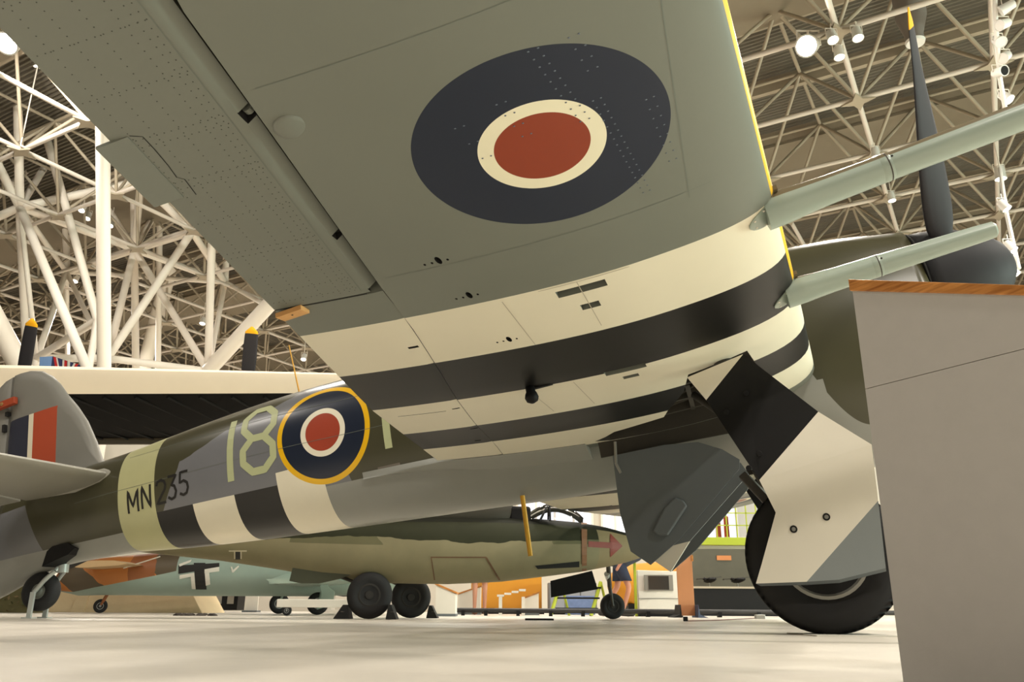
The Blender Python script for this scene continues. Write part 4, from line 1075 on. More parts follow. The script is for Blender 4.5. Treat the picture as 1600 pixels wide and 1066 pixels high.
# ================================================================== BOMBER WING BEHIND
bm_root = W(300, 615, 15.2)
bomber = empty('bomber_aircraft', (bm_root.x, bm_root.y, 0), label='large bomber wing with cream front edge and black underside, yellow-tipped propellers above', cat='aircraft')
bo0 = bomber.location.copy()
ZB = 3.77
m_cream = mat('cream_wing_paint', rgb(250, 232, 204), .5, var=.03); m_bblack = mat('bomber_black_paint', rgb(14, 13, 13), .9, var=.1, spec=.1)
def BWp(px, py, d): return W(px, py, d) - bo0
wl = W(-120, 618, 15.0); wr = W(640, 609, 14.7); dirw = Vector((wr.x - wl.x, wr.y - wl.y, 0)).normalized(); back = Vector((-dirw.y, dirw.x, 0)); 
if back.y < 0: back = -back
rings = []
mbw = MB(); Lw = (wr - wl).length
for k in range(21):
    t = k / 20; o_ = Vector((wl.x, wl.y, 0)) + dirw * (Lw * t) - bo0; th = .62 - .26 * t
    ring = [o_ + Vector((0, 0, ZB)) + back * .02, o_ + Vector((0, 0, ZB + th * .12)) - back * .0, o_ + Vector((0, 0, ZB + th * .5)) - back * .03, o_ + Vector((0, 0, ZB + th * .85)), o_ + Vector((0, 0, ZB + th)) + back * .12,
            o_ + Vector((0, 0, ZB + th * 1.15)) + back * 1.0, o_ + Vector((0, 0, ZB + th)) + back * 3.0, o_ + Vector((0, 0, ZB + .12)) + back * 4.4, o_ + Vector((0, 0, ZB + .04)) + back * 4.42, o_ + Vector((0, 0, ZB - .04)) + back * 2.5, o_ + Vector((0, 0, ZB - .02)) + back * .6]
    rings.append(ring)
mbw.loft(rings); nb_ = 11
for f in range(20 * nb_): mbw.mi[f] = 1 if f % nb_ in (7, 8, 9, 10) else 0
mbw.build('wing', [m_cream, m_bblack], bomber, auto=40)
for k in range(15):
    o_ = Vector((wl.x, wl.y, 0)) + dirw * (Lw * (k + .5) / 15) - bo0
    MB().tube(o_ + back * .15 + Vector((0, 0, ZB - .03)), o_ + back * 4.2 + dirw * .25 + Vector((0, 0, ZB + .0)), .025, n=6).build('wing_rib', mat('rib_dark_grey', rgb(30, 29, 27), .8, spec=.1), bomber)
MB().prism([Vector((wl.x, wl.y, ZB - .1)) - bo0 + back * 4.25, Vector((wr.x, wr.y, ZB - .1)) - bo0 + back * 4.25, Vector((wr.x, wr.y, ZB + .1)) - bo0 + back * 4.25, Vector((wl.x, wl.y, ZB + .1)) - bo0 + back * 4.25], back * .1).build('rear_edge_strip', mat('worn_edge_brown', rgb(92, 82, 66), .8), bomber)
m_btip = MATS['yellow_paint']
for (px, top, name) in ((51, 498, 'propeller'), (394, 511, 'propeller')):
    pr = empty(name); pr.parent = bomber
    d = 21.0; h_ = BWp(px - 18 if px < 100 else px - 8, 601, d); tp = BWp(px, top, d); L_ = (tp - h_).length
    for ang in (0, 120, 240):
        dv = Matrix.Rotation(R(ang), 3, 'Y') @ (tp - h_).normalized(); sdv = dv.cross(Vector((0, 1, 0))).normalized()
        mbp = MB(); rings = []
        for k in range(13):
            t = k / 12; ch = (.32 + .05 * math.sin(math.pi * t)) * (math.sqrt(max(.01, 1 - ((t - .9) / .102) ** 2)) if t > .9 else 1); ch = ch if t > .12 else .2
            c = h_ + dv * (L_ * t); rings.append([c + sdv * (ch / 2 * math.cos(a)) + Vector((0, .03 * math.sin(a), 0)) for a in [2 * math.pi * i / 10 for i in range(10)]]); mbp.uv += [(t + .045, 0)] * 10
        mbp.loft(rings); mbp.build('propeller_blade', m_blade, pr, smooth=True)
    MB().lathe([(-.3, .28), (0, .27), (.3, .2), (.45, .05)], h_, (0, 1, 0), 20).build('hub', m_black, pr, smooth=True)
    MB().tube(h_ + Vector((0, -.3, -.0)), h_ + Vector((0, -2.6, -.8)), .26, .3, n=20).build('nacelle', m_bblack, bomber, auto=50)

# hall banner with crossed stripes far behind
bn = empty('flag_banner', tuple(W(92, 568, 27.2)), label='red, white and blue crossed flag banner hanging left, above the bomber wing', cat='banner')
def BN(px, py): return W(px, py, 27.2) - W(92, 568, 27.2)
def bpoly(pts, name, m, k): MB().prism([BN(a, b) + Vector((0, -.004 * k, 0)) for a, b in pts], (0, .003, 0)).build(name, m, bn)
bpoly([(62, 558), (83, 557), (127, 571), (118, 590), (62, 586)], 'cloth', mat('banner_blue', rgb(52, 56, 96), .8), 0)
bpoly([(62, 558), (82, 557), (78, 586), (62, 586)], 'blue_field', mat('banner_light_blue', rgb(120, 156, 206), .8), 1)
for k, (a, col) in enumerate(((86, 'w'), (98, 'w'), (101, 'r'), (106, 'w'), (116, 'w'), (119, 'r'), (84, 'r'))):
    bpoly([(a, 558 + (a - 84) * .3), (a + 4, 559 + (a - 84) * .3), (a + (10 if a < 95 else -8 if a > 112 else 3), 590), (a + (6 if a < 95 else -12 if a > 112 else -1), 590)], 'stripe', mat('banner_white', rgb(232, 228, 222), .8) if col == 'w' else mat('banner_red', rgb(200, 44, 44), .8), 2 + k)
# the flag hangs from the lattice on a cord
MB().tube(BN(62, 558), BN(62, 558) + Vector((0, 0, .12)), .01, n=5).build('cord', m_steel2, bn)
MB().tube(BN(126, 571), BN(126, 571) + Vector((0, 0, .40)), .01, n=5).build('cord', m_steel2, bn)

# ================================================================== DISPLAYS ALONG THE FAR SIDE
def ground(px, d):
    p = W(px, 900, d); return Vector((p.x, p.y, 0))
def zat(py, px, d): return W(px, py, d).z
PD = 17.0
# raised carpeted walkway with a black kerb tube
kw = empty('walkway_kerb', tuple(ground(1000, 15.5)), label='long black tubular kerb along the edge of the visitor walkway', cat='kerb')
k0 = kw.location.copy()
pts = [ground(px, d) + Vector((0, 0, .09)) - k0 for px, d in ((690, 15.2), (760, 15.0), (860, 14.7), (960, 14.5), (1060, 14.4), (1180, 14.4), (1420, 14.5))]
MB().path(pts, .042, 10).build('tube_rail', mat('kerb_black', rgb(38, 36, 34), .5), kw)
for t in range(len(pts) - 1):
    for q in (.0, .5):
        c = pts[t].lerp(pts[t + 1], q); MB().box(c + Vector((0, 0, -.045)), (.06, .12, .09)).build('kerb_foot', m_black, kw)
# back partition with windows
m_part = mat('partition_offwhite', rgb(206, 198, 184), .7, var=.04, scale=.5)
pw = MB().box((2, 27, 3.1), (44, .3, 6.2)).build('wall_partition', m_part); tag(pw, kind='structure')
m_win = emit('daylit_glazing', (.78, .80, 1, 1), .62)
for k, (x0, x1, z0, z1) in enumerate(((-8, -6.6, 2.2, 5.6), (.2, 2.6, 2.4, 5.2), (2.9, 4.6, 2.0, 5.2), (5.0, 7.2, 1.6, 5.2))):
    wn = empty('window_%d' % (k + 1), ((x0 + x1) / 2, 26.84, z0)); tag(wn, kind='structure')
    n = 4
    for i in range(n):
        a = (x1 - x0) / n; MB().box((-(x1 - x0) / 2 + a * (i + .5), 0, (z1 - z0) / 2), (a - .06, .02, z1 - z0)).build('pane', m_win, wn)
    for i in range(n + 1):
        MB().box((-(x1 - x0) / 2 + (x1 - x0) / n * i, -.02, (z1 - z0) / 2), (.07, .08, z1 - z0 + .1)).build('mullion', m_steel, wn)
wn = empty('window_5', (27.7, 1, .5)); tag(wn, kind='structure')  # invented window out of view, glowing panes to go with the added cool light
for i in range(8): MB().box((.02, -7 + 2 * i, 1.9), (.03, 1.9, 3.7)).build('pane', emit('cool_daylit_glazing', (.75, 1, .88, 1), 3), wn)
for i in range(9): MB().box((0, -8 + 2 * i, 1.9), (.1, .1, 3.8)).build('mullion', m_steel, wn)
m_pw = mat('display_white', rgb(218, 212, 200), .55, var=.04); m_orange = mat('orange_panel', rgb(206, 138, 28), .6, var=.05); m_lime = mat('lime_green_paint', rgb(172, 184, 44), .5, var=.05)
def lectern(px, d, wpx, hpx, label, group='small lecterns on the far walkway', face=1):
    c = ground(px, d); wdt, h = wpx * d / FPX, hpx * d / FPX
    e = empty('display_lectern', c, label=label, cat='lectern', group=group)
    hs = h * .72
    a, b = (h, hs) if face > 0 else (hs, h)
    MB().prism([(-wdt / 2, -.25, 0), (wdt / 2, -.25, 0), (wdt / 2, -.25, b - .02), (-wdt / 2, -.25, a - .02)], (0, .5, 0)).build('body', m_pw, e)
    MB().prism([(-wdt / 2 - .02, -.27, a - .02), (wdt / 2 + .02, -.27, b - .02), (wdt / 2 + .02, -.27, b + .01), (-wdt / 2 - .02, -.27, a + .01)], (0, .54, 0)).build('sloped_top', m_oak, e)
    MB().box((0, 0, .02), (wdt + .02, .52, .04)).build('plinth', m_dgrey, e)
    return e
lectern(699, 13.6, 30, 48, 'grey lectern with sloping wood edge just right of the jet wheels')
lectern(735, 17.5, 34, 42, 'pale cabinet lectern behind the bare-legged visitor', face=-1)
lectern(829, 16.8, 24, 34, 'pale lectern with bright slanted top before the orange panel', face=-1)
# picnic-style white slatted bench tables
bt = empty('slatted_bench', ground(800, 16.2), label='low white slatted bench left of the pale slanted lectern', cat='bench')
for i in range(4):
    MB().box((-.22 + i * .14, 0, .36 + i * .035), (.13, .5, .035)).build('slat', m_pw, bt)
for sx in (-.22, .22): MB().box((sx, 0, .17), (.06, .46, .34)).build('leg', m_pw, bt)
ob = empty('orange_display_wall', ground(800, 19.5), label='freestanding orange display wall behind the jet belly', cat='panel')
MB().prism([(-.72, 0, 0), (.70, 0, 0), (.70, 0, 1.35), (-.72, 0, 1.35)], (0, .14, 0)).build('front_panel', m_orange, ob, bevel=.006)
MB().prism([(-.72, 0, 0), (-.98, .5, 0), (-.98, .5, 1.35), (-.72, 0, 1.35)], (0, .1, 0)).build('side_panel', m_orange, ob)
MB().box((0, .1, .03), (1.5, .5, .06)).build('plinth', m_black, ob)
# lime step ladder
ld = empty('step_ladder', ground(900, 15.8), label='lime green access stand low behind the jet nose door', cat='ladder')
for sx in (-.38, .38):
    MB().path([(sx - .12, -.1, 0), (sx + .10, .1, .62)], .035, 8).build('stile', m_lime, ld)
    MB().path([(sx + .26, .3, 0), (sx + .10, .1, .62)], .025, 8).build('rear_leg', m_lime, ld)
for k in range(3): MB().box((.0 + k * .04, -.05 + k * .06, .13 + .19 * k), (.80, .10, .03)).build('step', m_black, ld)
dk = empty('tool_cabinet', ground(893, 19.1), label='low dark grey tool cabinet behind the lime green access stand', cat='cabinet')
MB().box((0, 0, .36), (1.1, .5, .66)).build('body', mat('cabinet_grey', rgb(120, 118, 116), .6), dk, bevel=.01)
for k in range(3): MB().box((-.35 + .35 * k, -.26, .38), (.32, .02, .54)).build('drawer_front', mat('cabinet_front_grey', rgb(146, 146, 150), .6), dk)
MB().box((0, 0, .02), (1.0, .42, .04)).build('plinth', m_black, dk)
# blue crate seen through it
tag(MB().box(tuple(ground(905, 18) + Vector((0, 0, .2))), (.62, .4, .38)).build('crate', mat('mottled_blue_crate', rgb(96, 112, 150), .6, var=.4, scale=8), bevel=.01), 'mottled blue crate behind the lime green access stand', 'crate')
# kiosk with screen
kd = 15.6
ki = empty('information_kiosk', ground(1024, kd), label='cream information kiosk with a dark screen under the inner wheel door', cat='kiosk')
s_ = kd / FPX
MB().prism([(-31 * s_, -.3, .10), (31 * s_, -.3, .10), (31 * s_, -.3, 66 * s_), (-31 * s_, -.22, 68 * s_)], (0, .5, 0)).build('cabinet', m_pw, ki, bevel=.01)
MB().box((0, -.02, .06), (62 * s_, .5, .12)).build('plinth', m_black, ki)
MB().box((0, -.315, 49 * s_), (44 * s_, .03, 23 * s_)).build('screen_bezel', m_metal, ki)
MB().box((0, -.333, 49 * s_), (31 * s_, .012, 20 * s_)).build('screen', mat('unlit_screen', rgb(52, 50, 46), .2, var=.1), ki)
MB().box((0, -.305, 26 * s_), (62 * s_, .012, .012)).build('cabinet_joint', m_seam, ki)
# lime post beside the kiosk
tag(MB().box(tuple(ground(992, 15.4) + Vector((0, 0, .5))), (.05, .05, 1.0)).build('post', m_lime, bevel=.006), 'thin lime green post at the left side of the cream kiosk', 'post')
# orange barrel shaped fuselage section behind
of = empty('orange_float', ground(1010, 19), label='orange rounded hull section behind the cream kiosk', cat='hull')
MB().lathe([(-1.2, .05), (-1.1, .3), (-.6, .5), (0, .55), (.7, .5), (1.2, .34), (1.3, .05)], (.3, 0, .62), (1, 0, 0), 24).build('hull', m_orange, of, smooth=True)
for sx in (-.4, .9): MB().box((sx, 0, .12), (.15, .6, .24)).build('cradle', m_black, of)
# brown notice board with blue feet
nb2 = empty('notice_board', ground(1071, 13.8), label='narrow tan board on blue feet right of the kiosk', cat='board')
s_ = 14.2 / FPX
MB().prism([(-13 * s_, -.02, .03), (11 * s_, -.02, .03), (11 * s_, -.02, 97 * s_), (-13 * s_, -.02, 97 * s_)], (0, .04, 0)).build('board', mat('tan_board', rgb(190, 128, 84), .6, var=.08), nb2, bevel=.004)
MB().prism([(11 * s_, -.25, 0), (26 * s_, -.25, 0), (14 * s_, -.25, .05), (12 * s_, -.25, .2)], (0, .5, 0)).build('foot', mat('blue_foot', rgb(70, 82, 104), .6), nb2)
MB().prism([(-13 * s_, -.25, 0), (-27 * s_, -.25, 0), (-16 * s_, -.25, .05), (-14 * s_, -.25, .2)], (0, .5, 0)).build('foot', m_black, nb2)
MB().box((11.5 * s_, 0, 86 * s_), (.03, .06, .10)).build('hinge', m_oak, nb2)
# display case, dark counter and model aircraft
cs_d = 18.0
cs = empty('display_case', ground(1190, cs_d), label='long dark display case with a black base under the lime balcony edge', cat='case')
s_ = cs_d / FPX
MB().box((0, .0, 20 * s_), (235 * s_, .9, 40 * s_)).build('base', m_black, cs)
MB().box((0, .0, 41 * s_), (240 * s_, .95, .04)).build('shelf', m_steel2, cs)
MB().box((0, .42, 72 * s_), (235 * s_, .06, 60 * s_)).build('back_panel', mat('case_olive_back', rgb(84, 80, 66), .7, var=.12), cs)
MB().box((-50 * s_, .38, 88 * s_), (.32, .02, .10)).build('picture_light_plate', mat('copper_plate', rgb(196, 124, 70), .5), cs)  # orange glow on the back panel, put in as a coloured plate
for k, (px, wpx, lab) in enumerate(((1108, 30, 'small dark model plane at the left end of the case shelf'), (1152, 34, 'small dark model plane on the case shelf next to the main wheel'))):
    mp = empty('model_plane', W(px, 907, cs_d - .1), label=lab, cat='model', group='model planes in the display case')
    mp.location.z = 43.2 * s_; mp.scale = (1.25, 1.25, 1.25)
    w2 = wpx * s_ / 2
    MB().lathe([(-.2, .01), (-.1, .035), (.05, .045), (.18, .03), (.24, .005)], (0, 0, .10), (.25, -1, .05), 12).build('fuselage', m_black, mp, smooth=True)
    MB().prism([(-w2, -.04, .11), (w2, -.04, .15), (w2, .06, .15), (-w2, .06, .11)], (0, 0, .015)).build('wing', m_darkmetal, mp)
    for sx in (-.4, .4): MB().lathe([(-.08, .02), (0, .03), (.08, .015)], (sx * w2, -.05, .12), (0, -1, 0), 10).build('engine', m_black, mp)
    MB().tube((0, 0, 0), (0, 0, .10), .012, n=6).build('support', m_metal, mp)
# balcony edge with mesh railing
bl = empty('balcony', (0, 0, 0), label='lime edged balcony with glass and mesh railing beyond the main wheel', cat='balcony')
bl.location = ground(1190, 20)
s_ = 20 / FPX
zb0 = zat(851, 1120, 20); zb1 = zat(839, 1120, 20)
MB().box((0, 0, (zb0 + zb1) / 2), (300 * s_, .25, zb1 - zb0)).build('fascia', m_lime, bl)
MB().box((0, 1.2, zb0 - .1), (300 * s_, 2.2, .2)).build('deck', m_part, bl)
for k in range(19): MB().box((-145 * s_ + k * 16 * s_, 0, zb1 + .45), (.025, .03, .9)).build('baluster', m_lime, bl)
for z in (.3, .6, .9): MB().box((0, 0, zb1 + z), (295 * s_, .03, .025)).build('rail', m_lime, bl)
MB().box((0, .06, zb1 + .45), (290 * s_, .01, .85)).build('glass', m_glass, bl)
for k in (-140, -60, 20, 100): MB().box((k * s_, .5, zb0 / 2 - .1), (.16, .16, zb0)).build('post', m_steel2, bl)
for (px, lab) in ((1123, 'orange bollard on the balcony, left of the pair'), (1136, 'orange bollard on the balcony, right of the pair')):
    p = W(px, 838, 20.6); e = empty('bollard', p, label=lab, cat='bollard'); e.location.z = zb0 + .02
    MB().lathe([(0, .09), (.06, .09), (.07, .07), (.7, .06), (.72, .02)], (0, 0, 0), (0, 0, 1), 14).build('post', mat('bollard_orange', rgb(214, 92, 44), .5), e, auto=40)
    MB().lathe([(.08, .076), (.2, .074)], (0, 0, 0), (0, 0, 1), 14).build('band', m_white, e)
# trolley
td = 13.2
tr_ = empty('trolley', ground(500, td), label='low white beam trolley behind the jet main wheels', cat='trolley')
s_ = td / FPX
MB().box((0, 0, 18 * s_), (115 * s_, .5, 12 * s_)).build('beam', m_pw, tr_, bevel=.01)
for px in (-42, 45):
    wheel(Vector((px * s_, -.2, .075)), Vector((0, -1, 0)), .075, .05, 'castor', tr_, m_hubl, 16)
    MB().tube((px * s_, -.2, .08), (px * s_, -.15, .16), .03, n=8).build('castor_fork', m_fork, tr_)
# cabinets and an engine on a stand glimpsed under the jet
cbn = empty('black_cabinet', ground(352, 21), label='low black glass-topped cabinet right of the sandstone plinth', cat='cabinet')
MB().box((0, 0, .30), (.95, .6, .52)).build('body', m_black, cbn, bevel=.01)
MB().box((0, 0, .60), (1.0, .65, .06)).build('top', m_glass, cbn)
for sx in (-.3, 0, .3): MB().box((sx, -.31, .34), (.16, .02, .3)).build('panel', m_metal, cbn)
wbd = empty('white_board', ground(398, 20.4), label='plain white upright board right of the black cabinet', cat='board')
MB().box((0, 0, .45), (.30, .05, .86)).build('board', m_pw, wbd); MB().box((0, 0, .02), (.36, .36, .04)).build('foot', m_dgrey, wbd)
eng = empty('engine_display', ground(545, 19.5), label='dark aero engine on a low stand behind the jet main wheel', cat='engine')
MB().lathe([(-.5, .1), (-.45, .2), (-.1, .26), (.35, .24), (.5, .12), (.62, .04)], (0, 0, .62), (1, 0, 0), 20).build('crankcase', m_darkmetal, eng, smooth=True)
for k in range(6): MB().tube((-.35 + .13 * k, -.1, .70), (-.35 + .13 * k, -.28, .92), .05, n=10).build('cylinder', m_darkmetal, eng)
for sx in (-.35, .35): MB().box((sx, 0, .2), (.06, .5, .4)).build('stand_leg', m_pw, eng)
MB().box((0, 0, .03), (1.0, .6, .06)).build('stand_base', m_pw, eng)
# pale stone plinth and hedge, far left
sp2 = empty('stone_plinth', ground(215, 17.2), label='pale sandstone plinth with a sloping end behind the desert fighter tail', cat='plinth')
s_ = 17.2 / FPX
MB().prism([(-130 * s_, -.4, 0), (118 * s_, -.4, 0), (92 * s_, -.3, 36 * s_), (-130 * s_, -.3, 36 * s_)], (0, 1.4, 0)).build('block', mat('sandstone', rgb(214, 192, 152), .85, var=.12, scale=3, bump=.2, bscale=20), sp2, bevel=.01)
MB().prism([(-80 * s_, -.43, 0), (-60 * s_, -.43, 0), (-58 * s_, -.33, 30 * s_), (-76 * s_, -.33, 30 * s_)], (0, .1, 0)).build('buttress', MATS['sandstone'], sp2)
hd = MB()
hb = ground(10, 15.2)
rnd_ = random.Random(3)
for k in range(900):
    x = rnd_.uniform(-1.1, .62); z = rnd_.uniform(.02, .62); y = rnd_.uniform(-.1, .5)
    if x > .45 and z > .5: continue
    r_ = rnd_.uniform(.02, .05); a = rnd_.uniform(0, 6.28); b = rnd_.uniform(-1, 1)
    c = hb + Vector((x, y, z)); u_ = Vector((math.cos(a), .3 * b, math.sin(a))) * r_; v_ = Vector((-math.sin(a) * .5, b, math.cos(a) * .5)).normalized() * r_ * .6
    hd.add([c - u_, c + v_, c + u_, c - v_], [(0, 1, 2, 3)], rnd_.randrange(3))
hd.box(hb + Vector((-.25, .25, .29)), (1.7, .5, .58), 0)
tag(hd.build('camouflage_netting', [mat('net_olive', rgb(88, 82, 50), .9), mat('net_brown', rgb(106, 88, 58), .9), mat('net_green', rgb(72, 78, 44), .9)], fix=False), 'olive and brown camouflage netting heap on the floor at far left', 'netting', kind='stuff')
# loose things on the floor
def flat_mat(px, d, wpx, dep_, label, name, m, h=.012, cat='mat'):
    c = ground(px, d); w_ = wpx * d / FPX
    e = MB().prism([c + Vector((-w_ / 2, -dep_ / 2, 0)), c + Vector((w_ / 2, -dep_ * .4, 0)), c + Vector((w_ * .45, dep_ / 2, 0)), c + Vector((-w_ * .48, dep_ * .4, 0))], (0, 0, h)).build(name, m, bevel=.003)
    return tag(e, label, cat)
flat_mat(842, 9.8, 44, .3, 'thin dark drip tray on the floor left of the jet nose wheel', 'drip_tray', m_black, .02, 'tray')
rg = MB(); c = ground(312, 12.2)
for k in range(26):
    a = rnd_.uniform(-.33, .33); r_ = rnd_.uniform(.03, .07); y = rnd_.uniform(-.1, .1)
    rg.lathe([(0, r_), (.02, r_ * .8), (.035, r_ * .25)], c + Vector((a, y, 0)), Vector((rnd_.uniform(-.3, .3), rnd_.uniform(-.3, .3), 1)), 7)
tag(rg.build('crumpled_cloth', mat('dark_oily_cloth', rgb(60, 54, 48), .9, var=.2), smooth=True), 'crumpled dark cloth lying on the floor below the desert fighter cross', 'cloth')
# power cable with plug and small floor box
cb_ = empty('power_cable', ground(1068, 9.6), label='thin red-brown cable with a black plug on the floor by the notice board', cat='cable')
k0 = cb_.location.copy()
cpts = []
for i in range(25):
    t = i / 24; px = 1070 + 105 * t; d = 9.6 + 3.4 * t - .8 * math.sin(t * 3.1); cpts.append(ground(px, d) - k0 + Vector((0, 0, .006)))
MB().path(cpts, .006, 6).build('lead', mat('cable_redbrown', rgb(92, 52, 40), .6), cb_)
MB().box(cpts[0] + Vector((-.02, 0, .02)), (.05, .03, .05)).build('plug', m_black, cb_, bevel=.004)
fbx = empty('floor_box', ground(1182, 12.6), label='small grey socket box on the floor left of the main wheel', cat='box')
MB().box((0, 0, .03), (.14, .10, .06)).build('housing', m_metal, fbx, bevel=.006)
MB().box((0, 0, .063), (.10, .06, .006)).build('lid', m_dgrey, fbx)

# ================================================================== PEOPLE (seen mostly as legs under the jet)
def person(loc, label, pose, rz, skin_c, top_c, short_c, hair_c, bend=0):
    """standing or striding figure: one skinned body, clothes as shells"""
    e = empty('person', loc, rz, label, 'person', None)
    st = pose
    J = {'pelvis': (0, 0, .95), 'waist': (0, 0, 1.08), 'chest': (0, .01, 1.30), 'neck': (0, 0, 1.48), 'headb': (0, -.02, 1.56), 'headm': (0, -.03, 1.65), 'headt': (0, -.02, 1.74),
         'hipL': (-.09, 0, .92), 'kneeL': (-.10, -.02 - st * .16, .50), 'ankL': (-.10, st * .0 - st * .05, .09), 'toeL': (-.12, -.16 - st * .05, .035),
         'hipR': (.09, 0, .92), 'kneeR': (.10, -.02 + st * .08, .50), 'ankR': (.10, st * .36, .11), 'toeR': (.12, -.15 + st * .36, .035),
         'shL': (-.17, 0, 1.42), 'elL': (-.22, .03, 1.14), 'wrL': (-.23, -.08, .92), 'haL': (-.23, -.13, .84), 'shR': (.17, 0, 1.42), 'elR': (.22, .03, 1.14), 'wrR': (.23, -.08, .92), 'haR': (.23, -.13, .84)}
    Rb = Matrix.Rotation(R(bend), 3, 'X'); pv = Vector((0, 0, .95))
    def bd_(v): return Rb @ (Vector(v) - pv) + pv
    for k_ in ('waist', 'chest', 'neck', 'headb', 'headm', 'headt', 'shL', 'elL', 'wrL', 'haL', 'shR', 'elR', 'wrR', 'haR'): J[k_] = tuple(bd_(J[k_]))
    E_ = [('pelvis', 'waist'), ('waist', 'chest'), ('chest', 'neck'), ('neck', 'headb'), ('headb', 'headm'), ('headm', 'headt'), ('pelvis', 'hipL'), ('hipL', 'kneeL'), ('kneeL', 'ankL'), ('ankL', 'toeL'), ('pelvis', 'hipR'), ('hipR', 'kneeR'), ('kneeR', 'ankR'), ('ankR', 'toeR'),
          ('chest', 'shL'), ('shL', 'elL'), ('elL', 'wrL'), ('wrL', 'haL'), ('chest', 'shR'), ('shR', 'elR'), ('elR', 'wrR'), ('wrR', 'haR')]
    rad = dict(pelvis=.13, waist=.115, chest=.135, neck=.055, headb=.07, headm=.09, headt=.06, hipL=.085, hipR=.085, kneeL=.055, kneeR=.055, ankL=.036, ankR=.036, toeL=.03, toeR=.03, shL=.055, shR=.055, elL=.04, elR=.04, wrL=.028, wrR=.028, haL=.03, haR=.03)
    ks = list(J); me = bpy.data.meshes.new('body'); me.from_pydata([J[k] for k in ks], [(ks.index(a), ks.index(b)) for a, b in E_], [])
    o = bpy.data.objects.new('body', me); COL.objects.link(o); o.parent = e
    sk = o.modifiers.new('skin', 'SKIN'); sk.use_smooth_shade = True
    for i, k in enumerate(ks):
        me.skin_vertices[0].data[i].radius = (rad[k], rad[k]); me.skin_vertices[0].data[i].use_root = (k == 'pelvis')
    sb = o.modifiers.new('subdivision', 'SUBSURF'); sb.levels = 1; sb.render_levels = 1
    me.materials.append(mat('skin_' + skin_c[1], skin_c[0], .55, var=.05))
    bpy.context.view_layer.update(); dg = bpy.context.evaluated_depsgraph_get()
    m2 = bpy.data.meshes.new_from_object(o.evaluated_get(dg), depsgraph=dg); o.modifiers.clear(); o.data = m2; bpy.data.meshes.remove(me)
    for side in ('L', 'R'):
        h = Vector(J['haL' if side == 'L' else 'haR'])
        for k in range(5):
            off = Vector(((-.02 + .012 * k), -.01, 0)) if k < 4 else Vector((.03 if side == 'L' else -.03, -.01, .03))
            pass
    def shell(name, rings, m):
        MB().loft([[(bd_ if name == 'shirt' else Vector)((cx + rx * math.cos(a), cy + ry * math.sin(a), z)) for a in [2 * math.pi * i / 16 for i in range(16)]] for cx, cy, z, rx, ry in rings]).build(name, m, e, smooth=True)
    shell('shirt', [(0, 0, .93, .18, .15), (0, 0, 1.1, .165, .14), (0, 0, 1.3, .20, .155), (0, 0, 1.42, .21, .12), (0, 0, 1.5, .09, .08)], mat('cloth_' + top_c[1], top_c[0], .8))
    shell('shorts', [(0, 0, 1.0, .175, .15), (0, 0, .88, .195, .165)], mat('cloth_' + short_c[1], short_c[0], .8))
    for s, kn in ((-1, 'kneeL'), (1, 'kneeR')):
        k = Vector(J[kn]); h = Vector((.09 * s, 0, .92)); m_ = h.lerp(k, .72)
        shell('shorts_leg', [(h.x, h.y, h.z, .105, .125), (m_.x, m_.y, m_.z, .098, .105)], MATS['cloth_' + short_c[1]])
    for s, an, to in ((-1, 'ankL', 'toeL'), (1, 'ankR', 'toeR')):
        a, t = Vector(J[an]), Vector(J[to]); c = (a + t) / 2; c.z = .04
        MB().lathe([(-.15, .02), (-.12, .042), (0, .05), (.10, .045), (.13, .02)], Vector((c.x, c.y - .01, .05)), (0, -1, 0), 12).build('shoe', mat('shoe_' + short_c[1], rgb(120, 84, 66) if short_c[1] == 'rose' else rgb(60, 58, 56), .7), e, smooth=True)
    MB().lathe([(-.02, .09), (.05, .105), (.10, .09), (.135, .05), (.145, .01)], bd_((0, .0, 1.66)), Rb @ Vector((0, .15, 1)), 16).build('hair', mat('hair_' + hair_c[1], hair_c[0], .8), e, smooth=True)
    return e
person(ground(750, 16.6), 'person with bare legs standing behind the jet belly', .0, .2, (rgb(206, 150, 122), 'fair'), (rgb(206, 200, 190), 'offwhite'), (rgb(170, 120, 110), 'rose'), (rgb(80, 60, 40), 'brown'))
person(ground(968, 15.2), 'person in dark blue shorts striding behind the jet nose wheel', 1.0, 1.35, (rgb(190, 130, 104), 'tan'), (rgb(60, 64, 76), 'slate'), (rgb(40, 46, 66), 'navy'), (rgb(60, 46, 36), 'dark'), bend=62)

